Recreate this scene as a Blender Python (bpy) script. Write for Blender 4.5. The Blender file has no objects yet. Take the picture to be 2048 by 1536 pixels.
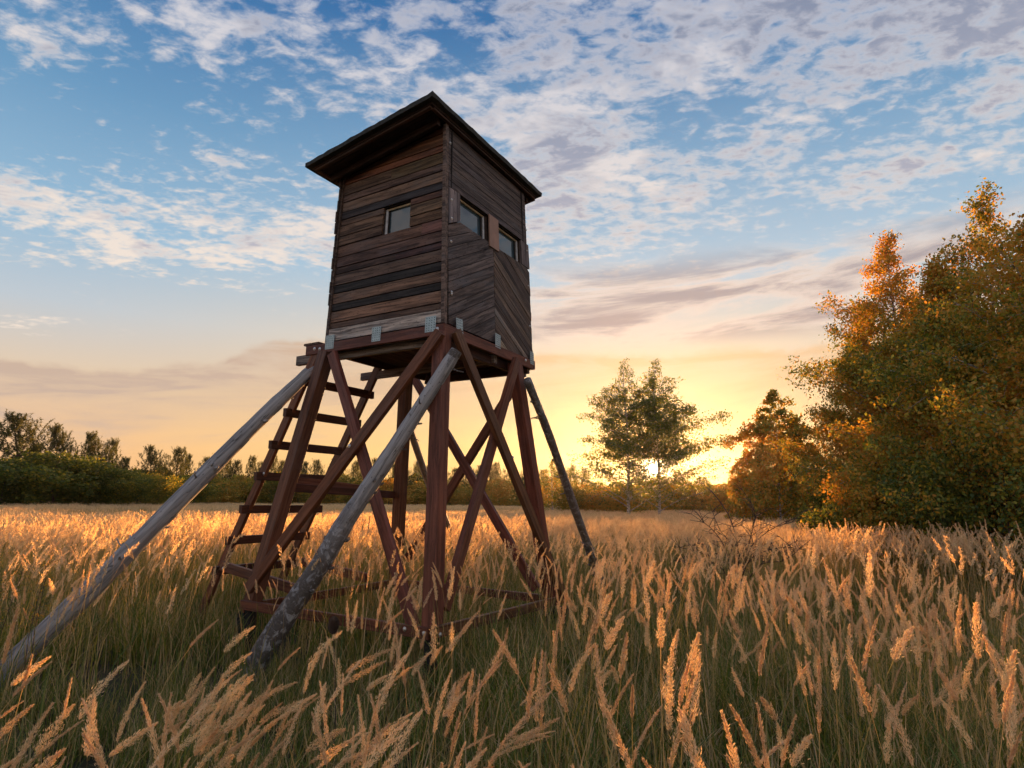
import bpy, bmesh, math, random
import numpy as np
from mathutils import Vector, Matrix, Quaternion
R = math.radians
random.seed(11)
rng = np.random.default_rng(11)
S = bpy.context.scene
COL = S.collection

# ------------------------------------------------------------------ camera
CAMH = 1.5
PITCH, ROLL, FPX = R(10.74), R(0.7744), 1200.0
cam_data = bpy.data.cameras.new('camera')
cam = bpy.data.objects.new('camera', cam_data)
COL.objects.link(cam)
cam.matrix_world = Matrix.Translation((0, 0, CAMH)) @ Matrix.Rotation(math.pi / 2 + PITCH, 4, 'X') @ Matrix.Rotation(ROLL, 4, 'Z')
cam_data.sensor_width = 36
cam_data.lens = FPX * 36 / 2048
cam_data.clip_start = 0.05
cam_data.clip_end = 9000
S.camera = cam

# ------------------------------------------------------------------ sky and sun
SUN_DIR = Vector((0.2292, 0.9721, 0.0493)).normalized()
SUN_EL = math.asin(SUN_DIR.z)
SUN_AZ = math.atan2(SUN_DIR.x, SUN_DIR.y)
world = bpy.data.worlds.new("World")
S.world = world
world.use_nodes = True


class NT:
    """small node-tree builder"""
    def __init__(self, tree):
        self.t = tree
        self.x = 0

    def n(self, typ, ins=None, **kw):
        nd = self.t.nodes.new(typ)
        self.x += 40
        nd.location = (self.x, 0)
        for k, v in kw.items():
            setattr(nd, k, v)
        if ins:
            for k, v in ins.items():
                self.set(nd, k, v)
        return nd

    def set(self, nd, k, v):
        s = nd.inputs[k]
        if isinstance(v, bpy.types.NodeSocket):
            self.t.links.new(v, s)
        elif isinstance(v, bpy.types.Node):
            self.t.links.new(v.outputs[0], s)
        else:
            s.default_value = v

    def math(self, op, a, b=None, c=None, clamp=False):
        nd = self.n('ShaderNodeMath', operation=op, use_clamp=clamp)
        for i, v in enumerate((a, b, c)):
            if v is not None:
                self.set(nd, i, v)
        return nd.outputs[0]

    def vmath(self, op, a, b=None):
        nd = self.n('ShaderNodeVectorMath', operation=op)
        self.set(nd, 0, a)
        if b is not None:
            self.set(nd, 1, b)
        return nd.outputs['Value'] if op in ('DOT_PRODUCT', 'LENGTH') else nd.outputs[0]

    def mix(self, f, a, b, blend='MIX'):
        nd = self.n('ShaderNodeMix', data_type='RGBA', blend_type=blend)
        self.set(nd, 0, f)
        self.set(nd, 6, a)
        self.set(nd, 7, b)
        return nd.outputs[2]

    def ramp(self, f, stops, interp='LINEAR'):
        nd = self.n('ShaderNodeValToRGB')
        cr = nd.color_ramp
        cr.interpolation = interp
        while len(cr.elements) > 1:
            cr.elements.remove(cr.elements[-1])
        for i, (p, c) in enumerate(stops):
            e = cr.elements[0] if i == 0 else cr.elements.new(p)
            e.position = p
            e.color = (*c, 1) if len(c) == 3 else c
        self.set(nd, 0, f)
        return nd.outputs[0]

    def smooth(self, v, lo, hi):
        nd = self.n('ShaderNodeMapRange', interpolation_type='SMOOTHSTEP')
        self.set(nd, 0, v)
        nd.inputs[1].default_value = lo
        nd.inputs[2].default_value = hi
        return nd.outputs[0]

    def noise(self, vec, scale, detail=4, rough=.55, dist=0, dims='3D', w=0):
        nd = self.n('ShaderNodeTexNoise', noise_dimensions=dims)
        self.set(nd, 'Vector', vec)
        nd.inputs['Scale'].default_value = scale
        nd.inputs['Detail'].default_value = detail
        nd.inputs['Roughness'].default_value = rough
        nd.inputs['Distortion'].default_value = dist
        return nd.outputs[0]


def srgb(r, g, b):
    f = lambda c: (c / 255 / 12.92) if c <= 10 else ((c / 255 + .055) / 1.055) ** 2.4
    return (f(r), f(g), f(b))


EXPO = 2.1
SKY_GAIN = 0.258


def build_sky():
    t = world.node_tree
    t.nodes.clear()
    N = NT(t)
    d = N.n('ShaderNodeTexCoord').outputs['Generated']
    sep = N.n('ShaderNodeSeparateXYZ', {0: d})
    X, Y, Z = sep.outputs
    sky = N.n('ShaderNodeTexSky', sky_type='NISHITA', sun_disc=False)
    sky.sun_elevation = SUN_EL
    sky.sun_rotation = SUN_AZ
    sky.air_density = 1.2
    sky.dust_density = 2.0
    sky.ozone_density = 2.5
    nis = N.vmath('SCALE', sky.outputs[0])
    nis.node.inputs['Scale'].default_value = 0.05
    # elevation colours of an evening sky, in linear light
    el = N.math('MULTIPLY', N.math('ARCSINE', N.math('MAXIMUM', Z, 0.0)), 2 / math.pi)   # 0..1
    ramp_sun = N.ramp(el, [(0.0, srgb(250, 194, 108)), (.045, srgb(248, 202, 130)), (.10, srgb(234, 198, 152)),
                           (.16, srgb(222, 208, 188)), (.23, srgb(178, 200, 216)), (.34, srgb(132, 168, 198)),
                           (.46, srgb(76, 124, 170)), (.62, srgb(44, 92, 145)), (1.0, srgb(34, 70, 120))])
    ramp_far = N.ramp(el, [(0.0, srgb(244, 180, 125)), (.045, srgb(246, 196, 145)), (.10, srgb(226, 202, 174)),
                           (.16, srgb(190, 200, 208)), (.23, srgb(150, 186, 212)), (.34, srgb(106, 152, 190)),
                           (.46, srgb(52, 108, 164)), (.62, srgb(34, 84, 140)), (1.0, srgb(30, 66, 118))])
    sd = N.vmath('DOT_PRODUCT', d, tuple(SUN_DIR))
    base = N.mix(N.smooth(sd, .55, .99), ramp_far, ramp_sun)
    base = N.mix(.08, base, nis)
    # glow round the sun
    ang = N.math('ARCCOSINE', N.math('MINIMUM', sd, 1.0))
    g1 = N.math('EXPONENT', N.math('MULTIPLY', ang, -1 / .13))
    g2 = N.math('EXPONENT', N.math('MULTIPLY', N.math('POWER', ang, 2.0), -1 / (.017 ** 2)))
    disc = N.math('LESS_THAN', ang, .0048)
    # high dappled cloud sheet, on a plane above the scene
    inv = N.math('DIVIDE', 1.0, N.math('ADD', N.math('MAXIMUM', Z, 0.0), .07))
    P = N.n('ShaderNodeCombineXYZ', {0: N.math('MULTIPLY', X, inv), 1: N.math('MULTIPLY', Y, inv), 2: 0.0}).outputs[0]
    mp = N.n('ShaderNodeMapping', {0: P})
    mp.inputs['Rotation'].default_value = (0, 0, R(28))
    mp.inputs['Scale'].default_value = (1.0, 1.4, 1)
    mp.inputs['Location'].default_value = (5.3, -2.4, 0)
    Q = mp.outputs[0]
    az = N.math('ARCTAN2', X, Y)
    big = N.noise(Q, .95, 2, .5, .2)
    mid = N.noise(Q, 3.9, 2, .5, .3)
    cell = N.noise(Q, 15.5, 5, .60, .25)
    fine = N.noise(Q, 34, 3, .6, .2)
    cov = N.math('ADD', N.math('MULTIPLY', big, .95), N.math('ADD', N.math('MULTIPLY', mid, .55), N.math('ADD', N.math('MULTIPLY', cell, .95), N.math('MULTIPLY', fine, .14))))
    edge = N.math('ADD', .218, N.math('MULTIPLY', N.math('MINIMUM', az, .6), .10))          # lower edge of the sheet rises to the right
    rel = N.math('SUBTRACT', el, edge)
    cov = N.math('ADD', cov, N.math('MULTIPLY', N.smooth(rel, -.06, .10), .30))
    cov = N.math('ADD', cov, N.math('ADD', N.math('MULTIPLY', N.smooth(az, -.6, .5), .22), N.math('MULTIPLY', N.smooth(el, .45, .75), .10)))  # elevation term: extra cloud cover overhead, out of view, added to raise ambient light
    a_hi = N.math('MULTIPLY', N.smooth(cov, 1.53, 1.87), N.smooth(rel, -.09, .0))
    shade = N.noise(Q, 3.1, 4, .6, .5)
    thick = N.math('MULTIPLY', N.smooth(cov, 1.66, 1.95), N.smooth(N.math('ADD', shade, N.math('MULTIPLY', az, .16)), .40, .58))
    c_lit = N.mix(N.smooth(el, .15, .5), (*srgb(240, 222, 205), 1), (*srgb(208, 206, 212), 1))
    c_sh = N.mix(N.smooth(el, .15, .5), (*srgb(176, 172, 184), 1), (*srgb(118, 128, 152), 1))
    c_lit = N.mix(N.smooth(sd, .1, -.7), c_lit, (*srgb(250, 232, 222), 1))      # front-lit clouds opposite the sun, unseen; brightened to add fill on the foreground
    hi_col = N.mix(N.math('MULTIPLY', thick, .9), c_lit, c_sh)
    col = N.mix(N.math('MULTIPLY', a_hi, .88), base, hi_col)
    # low stretched banks
    mp2 = N.n('ShaderNodeCombineXYZ', {0: N.math('MULTIPLY', az, 2.6), 1: N.math('ADD', N.math('MULTIPLY', el, 24.0), N.math('MULTIPLY', az, -.7)), 2: 7.4}).outputs[0]
    lo = N.noise(mp2, 1.35, 7, .60, .35)
    band = N.math('MULTIPLY', N.smooth(el, .150, .175), N.math('SUBTRACT', 1.0, N.smooth(el, .215, .26)))
    right = N.smooth(az, -.15, .10)
    a_lo = N.math('MULTIPLY', N.smooth(N.math('ADD', lo, N.math('MULTIPLY', right, .13)), .50, .63), N.math('MULTIPLY', band, right))
    lo_col = N.mix(N.smooth(lo, .45, .62), (*srgb(226, 206, 192), 1), (*srgb(158, 144, 146), 1))
    col = N.mix(N.math('MULTIPLY', a_lo, .85), col, lo_col)
    # long veil with a crisp upper edge
    wob_ = N.noise(N.n('ShaderNodeCombineXYZ', {0: N.math('MULTIPLY', az, 3.0), 1: N.math('MULTIPLY', el, 6.0), 2: 2.2}).outputs[0], 2.0, 6, .6, .2)
    vtop = N.math('ADD', N.math('MULTIPLY', N.math('SUBTRACT', wob_, .5), .05), N.math('SUBTRACT', .150, N.math('MULTIPLY', N.smooth(az, -.30, -.72), .05)))
    dv = N.math('SUBTRACT', vtop, el)
    vs = N.noise(N.n('ShaderNodeCombineXYZ', {0: N.math('MULTIPLY', az, 3.0), 1: N.math('ADD', N.math('MULTIPLY', el, 34.0), N.math('MULTIPLY', az, -1.6)), 2: .3}).outputs[0], 1.6, 6, .6, .5)
    v_in = N.smooth(dv, -.003, .006)
    v_body = N.math('SUBTRACT', 1.0, N.smooth(dv, .0, .10))
    va = N.math('MULTIPLY', v_in, N.math('ADD', N.math('MULTIPLY', v_body, N.math('ADD', .35, N.math('MULTIPLY', N.smooth(vs, .36, .6), .55))), N.math('MULTIPLY', N.smooth(vs, .5, .66), N.math('MULTIPLY', N.smooth(el, .03, .07), .38))))
    v_col = N.mix(N.smooth(sd, .75, .99), (*srgb(196, 172, 154), 1), (*srgb(218, 184, 144), 1))
    col = N.mix(va, col, v_col)
    # sun glow over everything
    def add(c, f, tint, k):
        s = N.n('ShaderNodeVectorMath', operation='SCALE')
        s.inputs[0].default_value = tint
        N.set(s, 'Scale', N.math('MULTIPLY', f, k))
        return N.vmath('ADD', c, s.outputs[0])
    col = add(col, g1, (1.0, .72, .34), .36)
    col = add(col, g2, (1.0, .80, .46), 9.0)
    col = add(col, disc, (1.0, .85, .55), 60.0)
    bg = N.n('ShaderNodeBackground', {0: col, 1: SKY_GAIN})
    o = N.n('ShaderNodeOutputWorld', {0: bg.outputs[0]})


build_sky()
world.cycles.sampling_method = 'MANUAL'
world.cycles.sample_map_resolution = 1024

sun_data = bpy.data.lights.new('sun', 'SUN')
sun_data.energy = 5.0
sun_data.angle = R(.55)
sun_data.color = (1.0, .46, .155)
sun = bpy.data.objects.new('sun', sun_data)
COL.objects.link(sun)
sun.rotation_euler = (-SUN_DIR).to_track_quat('-Z', 'Y').to_euler()

S.view_settings.view_transform = 'Standard'
S.view_settings.look = 'None'
S.view_settings.exposure = EXPO
S.view_settings.gamma = 1
S.view_settings.use_curve_mapping = False
S.render.engine = 'CYCLES'
S.cycles.max_bounces = 8
S.cycles.diffuse_bounces = 3
S.cycles.transmission_bounces = 5
S.cycles.volume_bounces = 0


# ------------------------------------------------------------------ helpers
def at(px, py, D=None, z=None):
    """world point seen at a photograph pixel, at ground distance D or at height z"""
    dx, dy = px - 1024, py - 768
    cr, sr = math.cos(-ROLL), math.sin(-ROLL)
    u, v = cr * dx - sr * dy, sr * dx + cr * dy
    c, s = math.cos(PITCH), math.sin(PITCH)
    d = Vector((u / FPX, c + s * v / FPX, s - c * v / FPX))
    if D is not None:
        k = D / math.hypot(d.x, d.y)
    else:
        k = (z - CAMH) / d.z
    return Vector((0, 0, CAMH)) + d * k


def tag(o, label=None, cat=None, group=None, kind=None):
    if label: o['label'] = label
    if cat: o['category'] = cat
    if group: o['group'] = group
    if kind: o['kind'] = kind
    return o


def empty(name, loc=(0, 0, 0), rz=0.0):
    o = bpy.data.objects.new(name, None)
    o.location = loc
    o.rotation_euler = (0, 0, rz)
    o.empty_display_size = .2
    COL.objects.link(o)
    return o


def link(name, me, mats, parent=None, color=None, loc=None):
    o = bpy.data.objects.new(name, me)
    if not isinstance(mats, (list, tuple)): mats = [mats]
    if len(me.materials) == 0:
        for m in mats: me.materials.append(m)
    COL.objects.link(o)
    if parent is not None: o.parent = parent
    if color is not None: o.color = (*color, 1)
    if loc is not None: o.location = loc
    return o


def mesh(name, verts, faces, smooth=False):
    me = bpy.data.meshes.new(name)
    me.from_pydata([tuple(v) for v in verts], [], faces)
    if smooth:
        me.polygons.foreach_set('use_smooth', [True] * len(me.polygons))
    me.update()
    return me


def fast_mesh(name, V, F, attrs=None, smooth=False):
    """V (n,3) float array, F (m,k) int array; attrs: face attributes"""
    me = bpy.data.meshes.new(name)
    V = np.ascontiguousarray(V, dtype=np.float32)
    F = np.ascontiguousarray(F, dtype=np.int32)
    me.vertices.add(len(V))
    me.vertices.foreach_set('co', V.ravel())
    k = F.shape[1]
    me.loops.add(F.size)
    me.loops.foreach_set('vertex_index', F.ravel())
    me.polygons.add(len(F))
    me.polygons.foreach_set('loop_start', np.arange(0, F.size, k, dtype=np.int32))
    me.polygons.foreach_set('loop_total', np.full(len(F), k, dtype=np.int32))
    if smooth:
        me.polygons.foreach_set('use_smooth', np.ones(len(F), dtype=bool))
    me.update(calc_edges=True)
    if attrs:
        for nm, arr in attrs.items():
            a = me.attributes.new(nm, 'FLOAT', 'FACE')
            a.data.foreach_set('value', np.ascontiguousarray(arr, dtype=np.float32))
    return me


# ------------------------------------------------------------------ materials
def new_mat(name):
    m = bpy.data.materials.new(name)
    m.use_nodes = True
    m.node_tree.nodes.clear()
    return m, NT(m.node_tree)


def finish(N, bsdf):
    N.n('ShaderNodeOutputMaterial', {0: bsdf})


def wood_mat(name, stain=False, weather=.35, bump=.25):
    """sawn board: long grain runs along the object's local X; board colour comes from the object's colour"""
    m, N = new_mat(name)
    oi = N.n('ShaderNodeObjectInfo')
    tc = N.n('ShaderNodeTexCoord').outputs['Object']
    off = N.vmath('SCALE', oi.outputs['Random'])
    offv = N.n('ShaderNodeCombineXYZ', {0: N.math('MULTIPLY', oi.outputs['Random'], 37.0), 1: N.math('MULTIPLY', oi.outputs['Random'], 91.0), 2: N.math('MULTIPLY', oi.outputs['Random'], 53.0)}).outputs[0]
    v = N.vmath('ADD', tc, offv)
    warp = N.noise(v, 2.2, 2, .5)
    wv = N.vmath('ADD', v, N.n('ShaderNodeCombineXYZ', {0: 0.0, 1: N.math('MULTIPLY', warp, .05), 2: N.math('MULTIPLY', warp, .05)}).outputs[0])
    ms = N.n('ShaderNodeMapping', {0: wv})
    ms.inputs['Scale'].default_value = (1.6, 34, 34)
    grain = N.noise(ms.outputs[0], 1.0, 5, .65, .6)
    mf = N.n('ShaderNodeMapping', {0: wv})
    mf.inputs['Scale'].default_value = (5, 150, 150)
    fine = N.noise(mf.outputs[0], 1.0, 3, .7)
    mb = N.n('ShaderNodeMapping', {0: v})
    mb.inputs['Scale'].default_value = (2.0, 6, 6)
    blot = N.noise(mb.outputs[0], 1.0, 4, .6, .3)
    # knots
    mk = N.n('ShaderNodeMapping', {0: v})
    mk.inputs['Scale'].default_value = (3.4, 8, 8)
    vor = N.n('ShaderNodeTexVoronoi', {'Vector': mk.outputs[0]}, feature='F1')
    knot = N.math('SUBTRACT', 1.0, N.smooth(vor.outputs['Distance'], .05, .26))
    col = oi.outputs['Color']
    dark = N.vmath('MULTIPLY', col, (.24, .21, .21))
    warm = N.vmath('MULTIPLY', col, (1.75, 1.55, 1.40) if not stain else (1.35, 1.25, 1.15))
    grey = N.vmath('ADD', N.vmath('MULTIPLY', col, (.75, .88, 1.0)), (.035, .036, .040))
    c = N.mix(N.smooth(grain, .3, .72), dark if not stain else N.vmath('MULTIPLY', col, (.45, .40, .40)), warm)
    c = N.mix(N.math('MULTIPLY', N.smooth(blot, .5, .68), weather), c, grey)
    c = N.mix(N.math('MULTIPLY', N.smooth(blot, .42, .25), .6 if not stain else .35), c, dark)
    c = N.mix(N.math('MULTIPLY', N.smooth(fine, .35, .65), .25), c, N.vmath('MULTIPLY', c, (.55, .55, .55)))
    c = N.mix(N.math('MULTIPLY', knot, .75 if not stain else .5), c, N.vmath('MULTIPLY', col, (.18, .14, .13)))
    h = N.math('ADD', N.math('MULTIPLY', grain, .6), N.math('MULTIPLY', fine, .5))
    bp = N.n('ShaderNodeBump', {'Height': h, 'Strength': bump, 'Distance': .01})
    b = N.n('ShaderNodeBsdfPrincipled', {'Base Color': c, 'Roughness': .75 if not stain else .55, 'Normal': bp.outputs[0]})
    b.inputs['Specular IOR Level'].default_value = .3
    finish(N, b.outputs[0])
    return m


def leaf_mat(name, stops, trans=.5, rough=.6, brown=None):
    """thin leaves and stalks; colour by the per-face attribute 'tint'"""
    m, N = new_mat(name)
    a = N.n('ShaderNodeAttribute', attribute_name='tint')
    oi = N.n('ShaderNodeObjectInfo')
    f = N.math('ADD', a.outputs['Fac'], N.math('MULTIPLY', N.math('SUBTRACT', oi.outputs['Random'], .5), .12))
    c = N.ramp(f, stops)
    dif = N.n('ShaderNodeBsdfDiffuse', {0: c})
    tr = N.n('ShaderNodeBsdfTranslucent', {0: N.vmath('MULTIPLY', c, (1.25, 1.1, .7))})
    mx = N.n('ShaderNodeMixShader', {0: trans, 1: dif.outputs[0], 2: tr.outputs[0]})
    gl = N.n('ShaderNodeBsdfGlossy', {0: (1, 1, 1, 1), 'Roughness': rough})
    mx2 = N.n('ShaderNodeMixShader', {0: .03, 1: mx.outputs[0], 2: gl.outputs[0]})
    finish(N, mx2.outputs[0])
    return m


def bark_mat(name, c1, c2, scale=(6, 6, 1.2), bump=.5, lichen=None):
    m, N = new_mat(name)
    tc = N.n('ShaderNodeTexCoord').outputs['Object']
    mp = N.n('ShaderNodeMapping', {0: tc})
    mp.inputs['Scale'].default_value = scale
    n1 = N.noise(mp.outputs[0], 3, 6, .65, .4)
    n2 = N.noise(tc, 22, 4, .6)
    c = N.mix(N.smooth(n1, .35, .65), (*c1, 1), (*c2, 1))
    c = N.mix(N.math('MULTIPLY', N.smooth(n2, .5, .7), .4), c, N.vmath('MULTIPLY', c, (.5, .5, .5)))
    bp = N.n('ShaderNodeBump', {'Height': N.math('ADD', n1, N.math('MULTIPLY', n2, .4)), 'Strength': bump, 'Distance': .02})
    b = N.n('ShaderNodeBsdfPrincipled', {'Base Color': c, 'Roughness': .85, 'Normal': bp.outputs[0]})
    finish(N, b.outputs[0])
    return m


def birch_mat():
    m, N = new_mat('birch bark')
    tc = N.n('ShaderNodeTexCoord').outputs['Object']
    mp = N.n('ShaderNodeMapping', {0: tc})
    mp.inputs['Scale'].default_value = (3, 3, 11)
    n = N.noise(mp.outputs[0], 2.2, 4, .6, .5)
    c = N.mix(N.smooth(n, .50, .60), (.48, .45, .42, 1), (.05, .045, .04, 1))
    b = N.n('ShaderNodeBsdfPrincipled', {'Base Color': c, 'Roughness': .7})
    finish(N, b.outputs[0])
    return m


def pole_mat():
    """debarked weathered log; face attribute 'bark' = where flaking bark is left"""
    m, N = new_mat('weathered log')
    tc = N.n('ShaderNodeTexCoord').outputs['Object']
    at_ = N.n('ShaderNodeAttribute', attribute_name='bark').outputs['Fac']
    mp = N.n('ShaderNodeMapping', {0: tc})
    mp.inputs['Scale'].default_value = (30, 30, 1.5)
    g = N.noise(mp.outputs[0], 1, 5, .65, .5)
    blot = N.noise(tc, 3.5, 4, .6, .4)
    c = N.mix(N.smooth(g, .3, .7), (.19, .19, .20, 1), (.42, .42, .435, 1))
    c = N.mix(N.math('MULTIPLY', N.smooth(blot, .52, .7), .45), c, (.20, .165, .13, 1))
    mc = N.n('ShaderNodeMapping', {0: tc})
    mc.inputs['Scale'].default_value = (30, 30, 1.6)
    crack = N.noise(mc.outputs[0], .8, 2, .5, 1.2)
    cr = N.math('SUBTRACT', 1.0, N.smooth(N.math('ABSOLUTE', N.math('SUBTRACT', crack, .5)), .0, .022))
    c = N.mix(N.math('MULTIPLY', cr, .8), c, (.03, .028, .027, 1))
    bn = N.noise(tc, 15, 6, .7, .8)
    bmask = N.math('MULTIPLY', at_, N.smooth(bn, .42, .50))
    bc = N.mix(N.noise(tc, 60, 3, .6), (.035, .03, .028, 1), (.16, .14, .13, 1))
    vk = N.n('ShaderNodeTexVoronoi', {'Vector': N.n('ShaderNodeMapping', {0: tc, 'Scale': (5.5, 5.5, 3.2)}).outputs[0]}, feature='F1')
    kn = N.math('SUBTRACT', 1.0, N.smooth(vk.outputs['Distance'], .05, .17))
    c = N.mix(N.math('MULTIPLY', kn, .85), c, (.04, .032, .028, 1))
    c = N.mix(bmask, c, bc)
    h = N.math('ADD', N.math('MULTIPLY', g, .3), N.math('ADD', N.math('MULTIPLY', bmask, .8), N.math('MULTIPLY', cr, -.6)))
    bp = N.n('ShaderNodeBump', {'Height': h, 'Strength': .6, 'Distance': .008})
    b = N.n('ShaderNodeBsdfPrincipled', {'Base Color': c, 'Roughness': .8, 'Normal': bp.outputs[0]})
    finish(N, b.outputs[0])
    return m


def plain(name, c, rough=.6, metal=0.0, noise_amt=.25, nscale=14, spec=.5):
    m, N = new_mat(name)
    tc = N.n('ShaderNodeTexCoord').outputs['Object']
    n = N.noise(tc, nscale, 4, .6)
    cc = N.mix(N.smooth(n, .3, .7), (*[x * (1 - noise_amt) for x in c], 1), (*[min(1, x * (1 + noise_amt)) for x in c], 1))
    b = N.n('ShaderNodeBsdfPrincipled', {'Base Color': cc, 'Roughness': rough, 'Metallic': metal})
    b.inputs['Specular IOR Level'].default_value = spec
    finish(N, b.outputs[0])
    return m


M = {}
M['board'] = wood_mat('weathered board', weather=.45, bump=.35)
M['stain'] = wood_mat('red stained timber', stain=True, weather=.4, bump=.45)
M['grey'] = wood_mat('grey timber', weather=.3)
M['log'] = pole_mat()
M['felt'] = plain('roofing felt', (.035, .035, .03), .9, 0, .4, 30)
M['dark'] = plain('dark inner boarding', (.012, .009, .008), .9)
M['zinc'] = plain('galvanised steel', (.34, .42, .44), .45, .5, .15, 40)
M['hole'] = plain('punched holes', (.01, .01, .012), .9)
M['bolt'] = plain('zinc bolt', (.6, .6, .6), .35, .8, .1)
M['frame'] = plain('pale window frame', (.62, .64, .66), .45)
M['strip'] = plain('pale glazing strip', (.50, .40, .26), .6)
M['foot'] = plain('black tarred post', (.012, .011, .011), .8)
M['ply'] = plain('pinkish plywood panel', (.34, .20, .145), .65, 0, .12, 6)
M['birch'] = birch_mat()
M['twig'] = bark_mat('dark twigs', (.05, .034, .026), (.12, .08, .06))
M['pinebark'] = bark_mat('pine bark', (.05, .035, .025), (.12, .07, .045))


def glass_mat():
    m, N = new_mat('window glass')
    tc = N.n('ShaderNodeTexCoord').outputs['Object']
    n = N.noise(tc, 1.5, 3, .5)
    bp = N.n('ShaderNodeBump', {'Height': n, 'Strength': .05, 'Distance': .02})
    b = N.n('ShaderNodeBsdfPrincipled', {'Base Color': (.045, .075, .095, 1), 'Roughness': .04, 'Normal': bp.outputs[0]})
    b.inputs['IOR'].default_value = 1.6
    b.inputs['Specular IOR Level'].default_value = .6
    finish(N, b.outputs[0])
    return m


M['glass'] = glass_mat()


# ------------------------------------------------------------------ terrain
def ground_mat():
    m, N = new_mat('field soil and litter')
    tc = N.n('ShaderNodeTexCoord').outputs['Object']
    n = N.noise(tc, 1.2, 6, .6)
    n2 = N.noise(tc, .03, 3, .5)
    c = N.mix(N.smooth(n, .35, .65), (.020, .022, .008, 1), (.06, .045, .02, 1))
    far = N.mix(N.smooth(n2, .4, .6), (.12, .08, .04, 1), (.07, .065, .025, 1))
    ln = N.vmath('LENGTH', tc)
    c = N.mix(N.smooth(ln, 30, 80), c, far)
    b = N.n('ShaderNodeBsdfPrincipled', {'Base Color': c, 'Roughness': 1.0})
    finish(N, b.outputs[0])
    return m


def terrain():
    n = 60
    xs = np.sign(np.linspace(-1, 1, n)) * (np.abs(np.linspace(-1, 1, n)) ** 2.5) * 3500
    V = [(x, y + 100, 0) for y in xs for x in xs]
    F = [(j * n + i, j * n + i + 1, (j + 1) * n + i + 1, (j + 1) * n + i) for j in range(n - 1) for i in range(n - 1)]
    tag(link('ground', mesh('ground', V, F), ground_mat()), kind='structure')
    # distant hills
    hv, hf = [], []
    for k, (az0, az1, D, hmax, sd_) in enumerate(((-45, 60, 2600, 55, 3),)):
        m_ = 220
        for i in range(m_ + 1):
            az = R(az0 + (az1 - az0) * i / m_)
            a = math.degrees(az)
            h = 30 + 16 * math.sin(a * .21 + 1) + 10 * math.sin(a * .63) + 4 * math.sin(a * 2.1)
            h += 58 * math.exp(-((a - 6.5) / 1.6) ** 2) + 46 * math.exp(-((a - 18.5) / 1.7) ** 2)
            for (r, hh) in ((D - 260, 0), (D - 120, h * .55), (D, h), (D + 300, h * .5), (D + 500, 0)):
                hv.append((math.sin(az) * r, math.cos(az) * r, hh - .5))
        for i in range(m_):
            for j in range(4):
                a = i * 5 + j
                hf.append((a, a + 5, a + 6, a + 1))
    m, N = new_mat('far wooded hills')
    tcn = N.n('ShaderNodeTexCoord').outputs['Object']
    c = N.mix(N.noise(tcn, .01, 5, .6), (.10, .075, .06, 1), (.17, .12, .09, 1))
    b = N.n('ShaderNodeBsdfPrincipled', {'Base Color': c, 'Roughness': 1.0})
    finish(N, b.outputs[0])
    tag(link('hills', mesh('hills', hv, hf, True), m), kind='structure')


terrain()

# gravel track on the left
ROAD_P = at(40, 1043, D=39)
ROAD_DIR = Vector((.80, .60, 0)).normalized()
ROAD_N = Vector((-ROAD_DIR.y, ROAD_DIR.x, 0))
ROAD_W = 2.6


def road():
    V, F = [], []
    for i in range(60):
        s = -60 + i * 4
        for k, (w, z) in enumerate(((-ROAD_W, .002), (-ROAD_W + .4, .06), (ROAD_W - .4, .06), (ROAD_W, .002))):
            w2 = w + .25 * math.sin(i * .9 + k)
            p = ROAD_P + ROAD_DIR * s + ROAD_N * w2
            V.append((p.x, p.y, z))
    for i in range(59):
        for k in range(3):
            a = i * 4 + k
            F.append((a, a + 1, a + 5, a + 4))
    m, N = new_mat('grey gravel')
    tc = N.n('ShaderNodeTexCoord').outputs['Object']
    n = N.noise(tc, 9, 5, .7)
    c = N.mix(N.smooth(n, .35, .65), (.10, .10, .11, 1), (.28, .27, .28, 1))
    b = N.n('ShaderNodeBsdfPrincipled', {'Base Color': c, 'Roughness': .95})
    finish(N, b.outputs[0])
    tag(link('gravel_track', mesh('gravel_track', V, F), m), kind='structure')


road()

# ------------------------------------------------------------------ hunting tower
YAW = R(-30.7378)
TO = Vector((-.8706, 6.4861, 0))
FZ = 3.079                       # cabin floor above the ground
HA, HB = .78165, .8511           # half widths of the cabin at its floor
XN, YN, XL, YR = .0501, .0248, .0181, .0252
tower = tag(empty('hunting_tower', TO, YAW),
            'raised wooden hunting blind on splayed red-brown legs with ladder and log stays', 'hunting tower')


def tz(p):
    return Vector((p[0], p[1], p[2] + FZ))


def beam(name, p0, p1, w, h, mat, parent=tower, color=(.1, .1, .1), up=(0, 0, 1), chamfer=.004, label=None, twist=0):
    """rectangular timber from p0 to p1 (tower coordinates); local X runs along it"""
    p0, p1 = tz(p0), tz(p1)
    ax = (p1 - p0)
    L = ax.length
    ax.normalize()
    upv = Vector(up)
    side = upv.cross(ax)
    if side.length < 1e-4: side = Vector((1, 0, 0))
    side.normalize()
    u2 = ax.cross(side).normalized()
    c = chamfer
    prof = [(-w / 2 + c, -h / 2), (w / 2 - c, -h / 2), (w / 2, -h / 2 + c), (w / 2, h / 2 - c), (w / 2 - c, h / 2), (-w / 2 + c, h / 2), (-w / 2, h / 2 - c), (-w / 2, -h / 2 + c)]
    V = [(x, a, b) for x in (-L / 2, L / 2) for a, b in prof]
    F = [tuple(range(7, -1, -1)), tuple(range(8, 16))] + [(i, (i + 1) % 8, 8 + (i + 1) % 8, 8 + i) for i in range(8)]
    o = link(name, mesh(name, V, F), mat, parent, color)
    m = Matrix.Identity(4)
    for i, v in enumerate((ax, side, u2)):
        for r in range(3): m[r][i] = v[r]
    m.translation = (p0 + p1) / 2
    o.matrix_basis = m
    if label: o['label'] = label
    return o


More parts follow.
